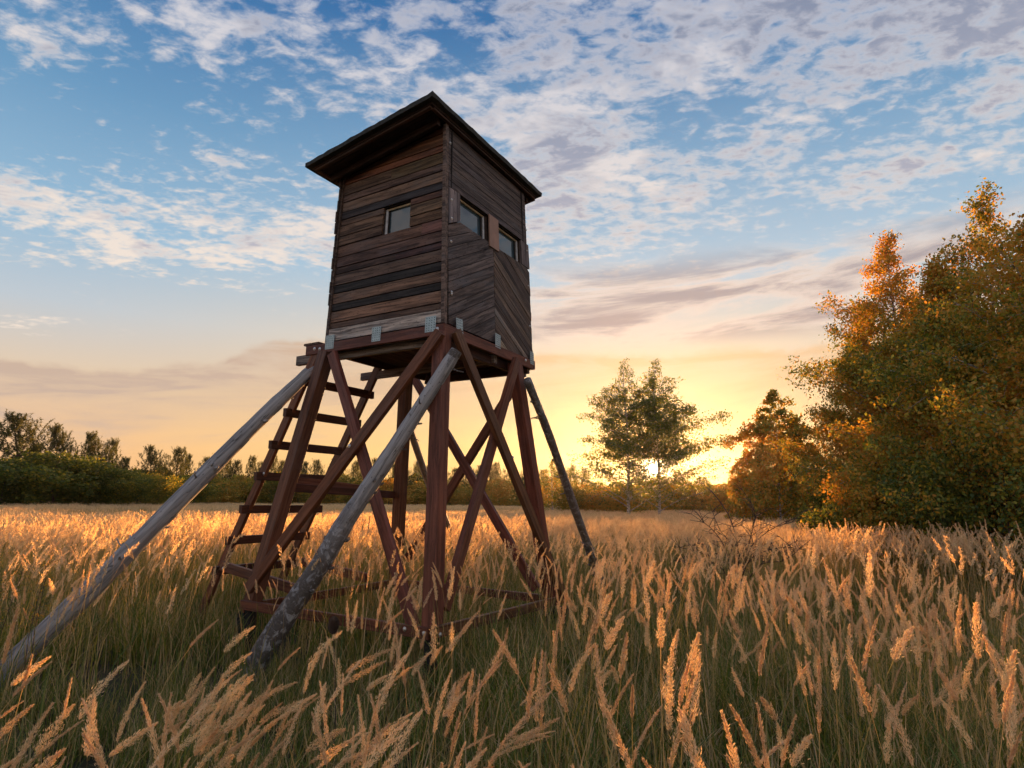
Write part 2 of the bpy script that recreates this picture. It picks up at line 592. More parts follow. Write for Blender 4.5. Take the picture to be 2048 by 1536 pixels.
def clip(poly, a, b, c):
    """keep the side a*x+b*y<=c"""
    out = []
    n = len(poly)
    for i in range(n):
        p, q = poly[i], poly[(i + 1) % n]
        dp, dq = a * p[0] + b * p[1] - c, a * q[0] + b * q[1] - c
        if dp <= 0: out.append(p)
        if dp * dq < 0:
            t = dp / (dp - dq)
            out.append((p[0] + (q[0] - p[0]) * t, p[1] + (q[1] - p[1]) * t))
    return out


def Lw(s, z, off): return Vector((s, -HB + YN * z - off, z))          # left wall as seen (faces the camera's left)
def Rw(s, z, off): return Vector((HA - XN * z + off, s, z))           # right wall with two windows
def Dw(s, z, off): return Vector((-HA + XL * z - off, s, z))          # ladder side
def Bw(s, z, off): return Vector((s, HB - YR * z + off, z))           # far side


def panel(name, poly, wall, o0, o1, mat, parent, color=None, ang=0.0, label=None, flip=False):
    """flat board with outline poly (wall coords) between offsets o0<o1, local X along the board (ang in the wall)"""
    if len(poly) < 3: return None
    ar = sum(poly[i][0] * poly[(i + 1) % len(poly)][1] - poly[(i + 1) % len(poly)][0] * poly[i][1] for i in range(len(poly)))
    if abs(ar) < 4e-4: return None
    cx = sum(p[0] for p in poly) / len(poly)
    cz = sum(p[1] for p in poly) / len(poly)
    org = tz(wall(cx, cz, (o0 + o1) / 2))
    e1 = (wall(cx + math.cos(ang), cz + math.sin(ang), 0) - wall(cx, cz, 0)).normalized()
    nrm = (wall(cx, cz, 1) - wall(cx, cz, 0)).normalized()
    e2 = nrm.cross(e1).normalized()
    nrm = e1.cross(e2).normalized()
    m = Matrix.Identity(4)
    for i, v in enumerate((e1, e2, nrm)):
        for r in range(3): m[r][i] = v[r]
    m.translation = org
    mi = m.inverted()
    k = len(poly)
    V = [mi @ tz(wall(x, z, o0)) for x, z in poly] + [mi @ tz(wall(x, z, o1)) for x, z in poly]
    F = [tuple(range(k)), tuple(range(2 * k - 1, k - 1, -1))] + [(i, k + i, k + (i + 1) % k, (i + 1) % k) for i in range(k)]
    me = mesh(name, V, F)
    bm = bmesh.new(); bm.from_mesh(me)
    bmesh.ops.recalc_face_normals(bm, faces=bm.faces)
    bm.to_mesh(me); bm.free()
    o = link(name, me, mat, parent, color)
    o.matrix_basis = m
    if label: o['label'] = label
    return o


def rect(x0, x1, z0, z1): return [(x0, z0), (x1, z0), (x1, z1), (x0, z1)]


def roofz(x): return 2.107 + .15 * (x - .676)


# --- walls: inner boarding sheet + planks as sub-parts
def wall_sheet(name, wall, poly):
    return panel(name, poly, wall, -.10, -.085, M['dark'], tower)


TOPX = .70
wl = wall_sheet('wall', Lw, [(-.76, .0), (.765, .0), (.69, roofz(.67) - .02), (-.73, roofz(-.72) - .02)])
wr = wall_sheet('wall', Rw, [(-.83, .0), (.84, .0), (.79, 2.07), (-.78, 2.07)])
wd = wall_sheet('wall', Dw, [(-.83, .0), (.84, .0), (.79, 1.86), (-.78, 1.86)])
wb = wall_sheet('wall', Bw, [(-.76, .0), (.765, .0), (.69, roofz(.67) - .02), (-.73, roofz(-.72) - .02)])
# children of the walls keep identity-relative frames
for w_ in (wl, wr, wd, wb):
    w_.data.transform(w_.matrix_basis)
    w_.matrix_basis = Matrix.Identity(4)

TH = .022
lz = [2.02, 1.892, 1.813, 1.683, 1.598, 1.478, 1.391, 1.318, 1.193, 1.082, .951, .833, .757, .630, .538, .419, .338, .211, .145, .004]
lz = [2.14] + lz
LGAIN = 1.6
lcol = [(.10, .05, .028), (.12, .058, .028), (.15, .060, .032), (.085, .055, .038), (.090, .058, .048), (.135, .088, .060),
        (.034, .030, .034), (.10, .062, .042), (.125, .078, .048), (.085, .052, .034), (.105, .058, .040), (.085, .050, .042),
        (.048, .030, .026), (.085, .058, .046), (.020, .020, .021), (.125, .076, .050), (.022, .021, .022), (.165, .095, .060),
        (.075, .048, .036), (.44, .42, .40)]
WL = dict(x0=-.094, x1=.275, z0=1.082, z1=1.391)


def wob(a): return a * random.uniform(-1, 1)


for i in range(len(lz) - 1):
    z1, z0 = lz[i], lz[i + 1]
    g = .006
    segs = [(-.735 + XL * z0 + wob(.003), .752 - .048 * z0)]
    if z0 >= 1.08 and z1 <= 1.40:
        segs = [(-.735 + XL * z0, WL['x0'] + wob(.002)), (WL['x1'] + wob(.002), .752 - .048 * z0)]
    elif i in (10, 12, 3):
        cut = {10: .44, 12: .12, 3: -.02}[i]
        segs = [(segs[0][0], cut - .001), (cut + .001, segs[0][1])]
    for k, (x0, x1) in enumerate(segs):
        poly = rect(x0, x1, z0 + g, z1 - g)
        poly = clip(poly, -.15, 1, 2.107 - .15 * .676 - .004)
        gm = sum(lcol[i]) / 3
        c = tuple((v * .78 + gm * .22) * (LGAIN if i != 19 else 1) for v in lcol[i])
        if k == 1: c = tuple(v * random.uniform(.8, 1.15) for v in c)
        o = .0 + wob(.0025)
        last = (i == len(lz) - 2)
        panel('plank', poly, Lw, o - TH, o + (.012 if last else 0), M['grey'] if last else M['board'], wl, c,
              label='pale grey bottom plank' if last else None)

# nail heads in pairs near the plank ends
nv, nf = [], []
for i in range(len(lz) - 2):
    zc, dzz = (lz[i] + lz[i + 1]) / 2, (lz[i] - lz[i + 1]) * .26
    for xn in (-.70, .03, .725 - .048 * zc):
        if zc > roofz(xn) - .03 or (1.08 < zc < 1.4 and abs(xn - .09) < .2): continue
        for sg in (-1, 1):
            cx_, cz_ = xn + wob(.012), zc + sg * dzz
            b0 = len(nv)
            for k in range(6):
                a = k * math.pi / 3
                nv.append(tz(Lw(cx_ + .0045 * math.cos(a), cz_ + .0045 * math.sin(a), .0055)))
            nf.append(tuple(range(b0, b0 + 6)))
link('nail_heads', mesh('nail_heads', nv, nf), M['hole'], wl)['kind'] = 'stuff'

# trims of the left wall
panel('corner_trim', rect(.762, .796, .0, .9), lambda s, z, o: Lw(s - .0482 * z * 2.333, z * 2.333, o), -.02, .030, M['board'], tower, (.17, .135, .12))
panel('corner_trim', rect(-.772, -.738, .0, 1.9), lambda s, z, o: Lw(s + .0181 * z, z, o), -.02, .018, M['board'], tower, (.10, .075, .062))

# right wall: horizontal planks over the windows
rz_ = [2.125, 1.993, 1.916, 1.84, 1.764, 1.679, 1.597, 1.513, 1.443]
for i in range(len(rz_) - 1):
    o = wob(.003)
    c = random.choice([(.115, .098, .094), (.135, .115, .108), (.090, .078, .078), (.14, .112, .095), (.105, .090, .094)])
    e = random.uniform(.0, .015)
    poly = clip(rect(-.782 + .02 * rz_[i] * .5, .838 - .022 * rz_[i] + e, rz_[i + 1] + .003, rz_[i] - .003), 0, 1, 2.098)
    panel('plank', poly, Rw, o - TH, o, M['board'], wr, c)
SLO = .547
cz = [1.027, .895, .788, .656, .545, .437, .324, .195, .088, -.016, -.134, -.259, -.42]
# above-board part that fills under window one
for i in range(len(cz) - 1):
    big_ = [(-1.2, -1), (1.2, -1), (1.2, 3), (-1.2, 3)]
    p = clip(big_, -SLO, 1, cz[i] + SLO * .775 - .0032)
    p = clip(p, SLO, -1, -(cz[i + 1] + SLO * .775 + .0032))
    p = clip(p, 1, 0, .0415)
    p = clip(p, -1, 0, .782)
    p = clip(p, 0, 1, 1.131)
    p = clip(p, 0, -1, -.018)
    p = clip(p, 1, 0, .0415)
    c = random.choice([(.12, .108, .112), (.145, .128, .130), (.095, .085, .090), (.13, .11, .106)])
    o = wob(.003)
    panel('plank', p, Rw, o - TH, o, M['board'], wr, c, ang=math.atan(SLO))
SL2 = .585
dz = [1.56, 1.45, 1.36, 1.26, 1.15, 1.06, .95, .865, .78, .68, .60, .50, .42, .34, .25, .15, .06, -.05]
for i in range(len(dz) - 1):
    big_ = [(-1.2, -2), (2, -2), (2, 3), (-1.2, 3)]
    p = clip(big_, SL2, 1, dz[i] + SL2 * .047 - .0032)
    p = clip(p, -SL2, -1, -(dz[i + 1] + SL2 * .047 + .0032))
    p = clip(p, -1, 0, -.0475)
    p = clip(p, 1, 0, .852 + random.uniform(-.004, .008))
    p = clip(p, 0, 1, 1.129)
    p = clip(p, 0, -1, .0 + (.03 if i > 14 else .075) * (1 if i < 12 else 0))
    c = random.choice([(.115, .090, .078), (.14, .108, .090), (.090, .072, .066), (.12, .10, .090)])
    if i == 12: c = (.24, .21, .19)
    if i in (15,): c = (.26, .235, .185)
    if i in (5, 9): c = (.18, .145, .12)
    o = wob(.003)
    panel('plank', p, Rw, o - TH, o, M['board'], wr, c, ang=-math.atan(SL2))
# boards beside the windows
panel('side_board', [(-.785, 1.033), (-.592, 1.136), (-.592, 1.434), (-.785, 1.424)], Rw, -.018, .014, M['grey'], wr, (.24, .22, .235), ang=math.pi / 2)
panel('side_board', [(.664, 1.134), (.858, 1.134), (.848, 1.438), (.664, 1.438)], Rw, -.02, .004, M['board'], wr, (.15, .135, .145), ang=math.pi / 2)
panel('plywood_panel', [(-.049, 1.083), (.142, 1.083), (.139, 1.456), (-.047, 1.456)], Rw, .002, .016, M['ply'], wr, label='pinkish plywood piece between the two windows')
panel('post', rect(-.06, .15, 1.06, 1.45), Rw, -.07, -.025, M['board'], wr, (.03, .02, .016), ang=math.pi / 2)

# ladder-side and far-side planks
def side_planks(wall, parent, x0, x1, top, step):
    z = .0
    while z < top:
        h = random.uniform(.95, 1.05) * step
        z1 = min(z + h, top)
        o = wob(.004)
        e = random.uniform(0, .018)
        panel('plank', rect(x0 - e, x1 + e, z + .005, z1 - .005), wall, o - TH, o, M['board'], parent,
              random.choice([(.06, .045, .04), (.08, .06, .05), (.045, .036, .034)]))
        z = z1
side_planks(Dw, wd, -.845, .84, 1.885, .135)
for i in range(15):
    z0 = .14 * i
    poly = clip(rect(-.75, .755 - .048 * z0, z0 + .004, z0 + .136), -.15, 1, 2.0)
    panel('plank', poly, Bw, -TH, 0, M['board'], wb, (.06, .05, .045))
panel('door', rect(-.62, .10, .03, 1.72), Dw, .004, .03, M['board'], tower, (.055, .042, .036), ang=math.pi / 2)


# windows
def window(wall, x0, x1, z0, z1, left_white, tilt=0):
    fr = panel('window', rect(x0 - .01, x1 + .01, z1 - .006, z1 + .02), wall, -.084, -TH - .001, M['dark'], tower)
    fr.data.transform(fr.matrix_basis); fr.matrix_basis = Matrix.Identity(4)
    # reveal boards
    for nm, r_ in (('reveal', rect(x0 - .03, x0 - .001, z0 - .02, z1)), ('reveal', rect(x1 + .001, x1 + .03, z0 - .02, z1)), ('reveal', rect(x0, x1, z0 - .03, z0 - .002))):
        panel(nm, r_, wall, -.084, -TH - .002, M['board'], fr, (.05, .036, .03))
    w = .026
    o0, o1 = -.075, -.045
    panel('frame', rect(x0, x0 + w, z0, z1), wall, o0, o1, M['frame'], fr)
    panel('frame', rect(x1 - w, x1, z0, z1), wall, o0, o1, M['frame'], fr)
    panel('frame', rect(x0 + w, x1 - w, z1 - w, z1), wall, o0, o1, M['strip'], fr)
    panel('frame', rect(x0 + w, x1 - w, z0, z0 + .012), wall, o0, o1, M['strip'], fr)
    panel('pane', rect(x0 + w, x1 - w, z0 + .012, z1 - w), wall, -.070, -.064, M['glass'], fr)
    # dark rubber seals
    xs = (x0 + w, x0 + w + .02) if left_white else (x1 - w - .035, x1 - w)
    panel('seal', rect(xs[0] + .001, xs[1] - .001, z0 + .013, z1 - w - .001), wall, -.063, -.056, M['dark'], fr)
    return fr


window(Lw, WL['x0'], WL['x1'], WL['z0'], WL['z1'] - .002, True)
window(Rw, -.590, -.062, 1.133, 1.440, False)
window(Rw, .151, .660, 1.133, 1.438, False)


# roof
def roof_pt(x, y, dz): return (x, y, 2.107 + .14 * (x - .676) + dz)


def roof():
    def slab(name, x0, x1, y0, y1, d0, d1, mat, parent, color=None, jag=0):
        V, F = [], []
        n = 26 if jag else 1
        ring = []
        for k in range(n): ring.append((x0 + (x1 - x0) * k / n, y0))
        for k in range(n): ring.append((x1, y0 + (y1 - y0) * k / n))
        for k in range(n): ring.append((x1 + (x0 - x1) * k / n, y1))
        for k in range(n): ring.append((x0, y1 + (y0 - y1) * k / n))
        m_ = len(ring)
        for d in (d0, d1):
            for x, y in ring:
                V.append(tz(roof_pt(x + wob(jag), y + wob(jag), d + wob(jag * .8))))
        F = [tuple(range(m_ - 1, -1, -1)), tuple(range(m_, 2 * m_))] + [(i, (i + 1) % m_, m_ + (i + 1) % m_, m_ + i) for i in range(m_)]
        return link(name, mesh(name, V, F), mat, parent, color)
    r = slab('roof', -.88, .735, -1.11, 1.01, .012, .036, M['board'], tower, (.035, .02, .015))
    slab('roofing_felt', -.945, .785, -1.165, 1.055, .0365, .085, M['felt'], r, None, .0045)
    # battens under the eaves
    for a, b_, w, h in (((-.86, -1.085, 0), (.71, -1.085, 0), .04, .022), ((.71, -1.06, 0), (.71, .98, 0), .04, .022), ((-.85, -1.06, 0), (-.85, .98, 0), .04, .022), ((-.86, 1.0, 0), (.71, 1.0, 0), .04, .022)):
        beam('eaves_batten', roof_pt(a[0], a[1], 0), roof_pt(b_[0], b_[1], 0), w, h, M['board'], r, (.10, .06, .045))
    for y in (-.9, -.45, 0, .45, .9):
        beam('rafter', roof_pt(-.80, y, -.028), roof_pt(.66, y, -.028), .05, .07, M['board'], r, (.04, .025, .02))
    return r


roof()

# platform frame
RED = (.175, .070, .046)
def red(): return tuple(v * random.uniform(.85, 1.12) for v in RED)
GREYW = (.20, .19, .18)
beam('platform_beam', (-1.035, -.871, -.062), (.80, -.871, -.062), .03, .104, M['stain'], color=red())
beam('platform_beam', (.803, -.884, -.064), (.803, .80, -.072), .03, .104, M['stain'], color=red())
beam('platform_beam', (-.80, .86, -.06), (.80, .86, -.06), .04, .10, M['stain'], color=red())
beam('platform_beam', (-.80, -.83, -.06), (-.80, .83, -.06), .04, .09, M['stain'], color=(.07, .03, .02))
beam('joist', (-1.295, -.765, -.125), (.60, -.765, -.125), .05, .105, M['grey'], color=GREYW)
beam('joist', (-1.155, .08, -.165), (.76, .08, -.145), .05, .09, M['grey'], color=GREYW)
beam('joist', (-.70, .74, -.135), (.79, .74, -.135), .05, .09, M['stain'], color=(.08, .04, .03))
beam('joist', (.70, -.78, -.16), (.70, .80, -.16), .05, .09, M['stain'], color=(.06, .028, .022))
fl = None
for i in range(11):
    x0 = -.77 + i * .139
    beam('floor_board', (x0 + .068, -.85, -.022), (x0 + .068, .84, -.022), .134, .022, M['board'], color=(.06, .036, .026))
for i in range(2):
    beam('landing_board', (-1.02 + i * .12, -.885, .006), (-1.02 + i * .12, .16, .0), .11, .024, M['grey'], color=(.13, .09, .07))

# legs
LEG = {
    'L': ((-.717, -.880, -.115), (-1.168, -1.170, -2.60)),
    'N': ((.790, -.890, -.115), (1.005, -1.160, -2.60)),
    'R': ((.812, .385, -.125), (.998, .865, -2.60)),
    'B': ((-.825, .505, -.11), (-1.19, .905, -2.60)),
}
for k, (a, b_) in LEG.items():
    a, b_ = Vector(a), Vector(b_)
    leg = beam('leg', a, b_ + (b_ - a) * .01, .125, .125, M['stain'], color=red(), up=(0, 1, 0))
    # black posts set in the ground
    dd = .0
    beam('footing', (b_.x, b_.y, -2.56), (b_.x, b_.y, -3.13), .085, .085, M['foot'], up=(0, 1, 0))
    if k in 'RL':
        beam('footing', (b_.x + (.15 if k == 'R' else -.12), b_.y + .02, -2.70), (b_.x + (.15 if k == 'R' else -.12), b_.y + .02, -3.13), .10, .10, M['foot'], up=(0, 1, 0))

# lower frame
beam('lower_beam', (-1.22, -1.245, -2.615), (1.045, -1.245, -2.612), .045, .085, M['stain'], color=red())
beam('lower_beam', (1.083, -1.25, -2.60), (1.083, 1.06, -2.65), .045, .085, M['stain'], color=red())
beam('lower_beam', (-1.24, .985, -2.655), (1.05, .985, -2.66), .045, .085, M['stain'], color=red())
beam('lower_beam', (-1.265, -1.20, -2.66), (-1.265, .95, -2.66), .045, .085, M['stain'], color=red())
# ladder foot beams
beam('foot_beam', (-2.10, -.89, -2.345), (-.85, -.89, -2.50), .045, .10, M['stain'], color=red())
beam('foot_beam', (-2.00, .13, -2.38), (-.95, .13, -2.49), .045, .10, M['stain'], color=red())

# cross braces
def brace(p0, p1, color=None, w=.055, h=.105, face='y'):
    up = (0, 1, 0) if face == 'y' else (1, 0, 0)
    return beam('brace', p0, p1, h, w, M['stain'], color=color or red(), up=up)


def lf(x, z, o=0): return (x, -.93 + .1146 * z - o, z)
def rf(y, z, o=0): return (.86 - .0764 * z + o, y, z)
def bf(x, z, o=0): return (x, .86 - .0307 * z * -1 * -1 + o, z)


brace(lf(-.575, -.155, -.015), lf(.86, -2.585, -.015))
brace(lf(.845, -.125, .042), lf(-1.135, -2.47, .042))
brace(rf(-.84, -.09, .042), rf(.99, -2.60, .042), face='x')
brace(rf(.36, -.11, -.015), rf(-1.045, -2.46, -.015), face='x')
brace(bf(-.99, -.06), bf(.80, -2.56))
brace(bf(.55, -.20, .05), bf(-1.08, -2.36, .05))
# mid rails on the ladder side
beam('mid_rail', (-1.085, -1.02, -1.50), (-1.085, .74, -1.565), .045, .085, M['stain'], color=(.09, .035, .025))
beam('mid_rail', (-1.135, -.90, -1.425), (-1.10, .15, -1.50), .045, .085, M['stain'], color=red())

# ladder
lad = beam('ladder', (-.835, -.85, -.02), (-2.25, -.85, -2.90 + .33), .045, .09, M['stain'], color=red(), up=(0, 1, 0))
lad.name = 'ladder'
LADX = lambda z: -.83 + .555 * z
# the first stile is the ladder's own mesh; the rest hang from it
lad_inv = lad.matrix_basis.inverted()


def sub(o, parent):
    o.matrix_basis = parent.matrix_basis.inverted() @ o.matrix_basis
    o.parent = parent
    return o


bpy.data.objects.remove(lad)
lad_root = None
V0 = beam('ladder', (LADX(-.02) - .02, -.85, -.02), (LADX(-3.05) - .02, -.85, -3.05), .10, .045, M['stain'], color=red(), up=(0, 1, 0))
lad_root = V0
sub(beam('stile', (LADX(-.06) - .02, .075, -.06), (LADX(-3.05) - .02, .075, -3.05), .10, .045, M['stain'], color=red(), up=(0, 1, 0)), lad_root)
for i, z in enumerate((-.392, -.722, -1.056, -1.387, -1.738, -2.075, -2.40)):
    y0 = -.83 if i in (0,) else -.955 + wob(.01)
    sub(beam('rung', (LADX(z) + .012 + wob(.004), y0, z), (LADX(z) + .012, .155, z + wob(.006)), .088, .05, M['stain'], color=(.085, .036, .026), up=(1, 0, 0)), lad_root)


# galvanised plates and bolts
def plate(wall, cx, cz_, w=.125, h=.15, off=.032, tilt=0.0):
    c, s = math.cos(tilt), math.sin(tilt)
    rc = lambda a, b_: (cx + a * c - b_ * s, cz_ + a * s + b_ * c)
    o = panel('nail_plate', [rc(-w / 2, -h / 2), rc(w / 2, -h / 2), rc(w / 2, h / 2), rc(-w / 2, h / 2)], wall, off, off + .003, M['zinc'], tower)
    o.data.transform(o.matrix_basis); o.matrix_basis = Matrix.Identity(4)
    V, F = [], []
    for i in range(4):
        for j in range(6):
            ox, oz = (i - 1.5) * w / 4.2, (j - 2.5) * h / 6.3
            b0 = len(V)
            for k in range(6):
                a = k * math.pi / 3
                p = rc(ox + .0052 * math.cos(a), oz + .0052 * math.sin(a))
                V.append(tz(wall(p[0], p[1], off + .0034)))
            F.append(tuple(b0 + k for k in range(6)))
    link('nail_hole', mesh('nail_hole', V, F), M['hole'], o)


plate(Lw, -.680, -.008); plate(Lw, -.030, -.006, .115); plate(Lw, .646, .002)
plate(Rw, -.655, .012, .105, .16, .032, .05); plate(Rw, .035, .035, .105, .15, .032, -.06); plate(Rw, .775, .005, .085, .15, .032, -.05)


def bolt(p, n, r=.014):
    n = Vector(n).normalized()
    q = n.to_track_quat('Z', 'Y')
    V, F = [], []
    rings = [(r * 1.3, 0), (r * 1.3, .003), (r, .004), (r * .8, .009), (r * .3, .012)]
    for rr, h in rings:
        for k in range(10):
            a = k * math.pi / 5
            V.append(q @ Vector((rr * math.cos(a), rr * math.sin(a), h)))
    for i in range(len(rings) - 1):
        for k in range(10):
            F.append((i * 10 + k, i * 10 + (k + 1) % 10, (i + 1) * 10 + (k + 1) % 10, (i + 1) * 10 + k))
    F.append(tuple(range(40, 50)))
    link('bolt', mesh('bolt', V, F), M['bolt'], tower, loc=tz(p))


for x, z in ((-.90, -.055), (-.82, -.066), (.73, -.055)): bolt((x, -.887, z), (0, -1, 0))
bolt((.80, -.991, -.215), (0, -1, 0)); bolt((.925, -.78, -.205), (1, 0, 0)); bolt((-.045, -1.136, -1.13), (0, -1, .1))
bolt((.819, .62, -.055), (1, 0, 0)); bolt((.985, .08, -1.18), (1, 0, 0)); bolt((1.012, -1.269, -2.61), (0, -1, 0)); bolt((.82, -1.269, -2.60), (0, -1, 0))
bolt((1.107, -1.19, -2.62), (1, 0, 0)); bolt((-2.04, -.914, -2.37), (0, -1, 0)); bolt((1.107, .92, -2.50), (1, 0, 0)); bolt((-.99, -.955, -1.56), (0, -1, 0)); bolt((-1.56, -.874, -1.36), (0, -1, 0))
for z in (1.93, 1.30, 1.10, .86, .32, .34): bolt(Rw(-.74, z, .016 if 1.0 < z < 1.4 else .004), (1, 0, 0), .011)
for z in (1.35, 1.62, .90, .40): bolt(Rw(.80, z, .006), (1, 0, 0), .009)


# ---- log stays
def tube(pts, radii, sides=10, bump=0.0, seed=0, cap=True):
    """returns V (list), F quads; parallel-transport frames"""
    r_ = random.Random(seed)
    V, F = [], []
    prev = None
    n = len(pts)
    for i, p in enumerate(pts):
        p = Vector(p)
        t = (Vector(pts[min(i + 1, n - 1)]) - Vector(pts[max(i - 1, 0)])).normalized()
        if prev is None:
            a = Vector((0, 0, 1)) if abs(t.z) < .9 else Vector((1, 0, 0))
            u = t.cross(a).normalized()
        else:
            u = (prev - t * prev.dot(t)).normalized()
        prev = u
        w = t.cross(u)
        for k in range(sides):
            a = 2 * math.pi * k / sides
            rr = radii[i] * (1 + bump * r_.uniform(-1, 1))
            V.append(p + (u * math.cos(a) + w * math.sin(a)) * rr)
    for i in range(n - 1):
        for k in range(sides):
            F.append((i * sides + k, i * sides + (k + 1) % sides, (i + 1) * sides + (k + 1) % sides, (i + 1) * sides + k))
    if cap:
        F.append(tuple(range(sides - 1, -1, -1)))
        F.append(tuple((n - 1) * sides + k for k in range(sides)))
    return V, F


def spline(ctrl, n):
    out = []
    c = [Vector(p) for p in ctrl]
    c = [c[0] * 2 - c[1]] + c + [c[-1] * 2 - c[-2]]
    m_ = len(c) - 3
    for i in range(n):
        u = i / (n - 1) * m_
        k = min(int(u), m_ - 1)
        t = u - k
        p0, p1, p2, p3 = c[k:k + 4]
        out.append(.5 * ((2 * p1) + (p2 - p0) * t + (2 * p0 - 5 * p1 + 4 * p2 - p3) * t * t + (3 * p1 - p0 - 3 * p2 + p3) * t ** 3))
    return out


def log_stay(ctrl, r0, r1, bark, seed, knots=9, label=None, color=None):
    r_ = random.Random(seed)
    n = 70
    pts = spline([tz(p) for p in ctrl], n)
    rad = []
    for i in range(n):
        t = i / (n - 1)
        rad.append((r0 + (r1 - r0) * t) * (1 + .03 * math.sin(i * .37 + seed) + .015 * math.sin(i * 1.1)))
    ax_ = (pts[-1] - pts[0]).normalized()
    q_ = Vector((0, 0, 1)).rotation_difference(ax_)
    org_ = pts[0].copy()
    qi = q_.inverted()
    pts = [qi @ (p - org_) for p in pts]
    V, F = tube(pts, rad, 16, .012, seed)
    nf0 = len(F)
    # knots and stubs
    for k in range(knots):
        i = r_.randrange(4, n - 6)
        t = (pts[i + 1] - pts[i]).normalized()
        a = r_.uniform(0, 2 * math.pi)
        u = t.cross(Vector((1, 0, 0))).normalized()
        d = (u * math.cos(a) + t.cross(u) * math.sin(a)).normalized()
        L = r_.uniform(.012, .035) if r_.random() < .6 else r_.uniform(.06, .12)
        p = pts[i]
        rr = r_.uniform(.010, .020) if L < .05 else r_.uniform(.005, .009)
        q = [p + d * rad[i] * .6, p + d * (rad[i] + L * .5) + t * -.01, p + d * (rad[i] + L) + t * -.03]
        v, f = tube(q, [rr * 1.5, rr, rr * .7], 6, .1, k)
        b0 = len(V)
        V += v
        F += [tuple(x + b0 for x in ff) for ff in f]
    me = mesh('log_stay', V, F, True)
    a = me.attributes.new('bark', 'FLOAT', 'FACE')
    vals = []
    for j, f in enumerate(F):
        i = min((f[0] // 16), n - 1) if j < nf0 else 0
        t = i / (n - 1)
        vals.append(max(0, min(1, bark(t))))
    a.data.foreach_set('value', vals)
    o = link('log_stay', me, M['log'], tower)
    o.matrix_basis = Matrix.Translation(org_) @ q_.to_matrix().to_4x4()
    if label: o['label'] = label
    return o


log_stay([(-.905, -.93, -.32), (-1.022, -1.169, -.637), (-1.147, -1.439, -1.003), (-1.369, -1.92, -1.683), (-1.599, -2.419, -2.378), (-1.808, -2.872, -2.965), (-1.87, -3.0, -3.15)],
         .064, .090, lambda t: .0, 3, 16, 'smooth grey log stay reaching out to the left')
log_stay([(.985, -.925, -.30), (.886, -.989, -.501), (.599, -1.178, -1.094), (.394, -1.312, -1.509), (.245, -1.41, -1.8), (.093, -1.51, -2.144), (-.146, -1.666, -2.613), (-.38, -1.82, -3.12)],
         .054, .094, lambda t: 1.0 if t < .05 else (0 if t < .42 else (t - .42) * 3.2), 5, 20, 'grey log stay with flaking bark in front of the near leg')
log_stay([(.965, .40, -.33), (.90, 1.05, -.87), (.80, 1.90, -1.64), (.71, 2.72, -2.38), (.612, 3.573, -3.12)],
           .044, .060, lambda t: .75, 8, 24, 'slender barky log stay on the right')
log_stay([(-1.03, .80, -.62), (-1.597, 2.029, -1.415), (-2.115, 3.147, -1.958), (-2.967, 4.985, -3.10)], .045, .06, lambda t: .3, 12, 6)
# thin pole tied behind the left stay, and the lump where the stay meets the leg
log_stay([(-.80, -.78, -.17), (-.90, -.95, -.33), (-1.0, -1.10, -.52)], .028, .032, lambda t: 0, 14, 2)


# ------------------------------------------------------------------ vegetation
def quads_from(P, U, W):
    """P centres (n,3), half-vectors U,W -> diamond-ish quads"""
    n = len(P)
    V = np.empty((n, 4, 3), np.float32)
    V[:, 0] = P - U
    V[:, 1] = P + W
    V[:, 2] = P + U
    V[:, 3] = P - W
    F = np.arange(n * 4, dtype=np.int32).reshape(n, 4)
    return V.reshape(-1, 3), F


def unit(a): return a / np.maximum(np.linalg.norm(a, axis=1, keepdims=True), 1e-9)


def leaves(P, size, g, tint, droop=.3):
    n = len(P)
    U = unit(g.normal(size=(n, 3)) + np.array([0, 0, -droop]))
    W = unit(np.cross(U, g.normal(size=(n, 3))))
    s = size * g.uniform(.65, 1.35, (n, 1))
    V, F = quads_from(P, U * s, W * s * .62)
    return V, F


def limb_tubes(limbs, sides=5):
    V, F = [], []
    for pts, r0, r1 in limbs:
        n = len(pts)
        v, f = tube(pts, [r0 + (r1 - r0) * i / (n - 1) for i in range(n)], sides, .05, 1, False)
        b0 = len(V)
        V += v
        F += [tuple(x + b0 for x in ff) for ff in f]
    return V, F


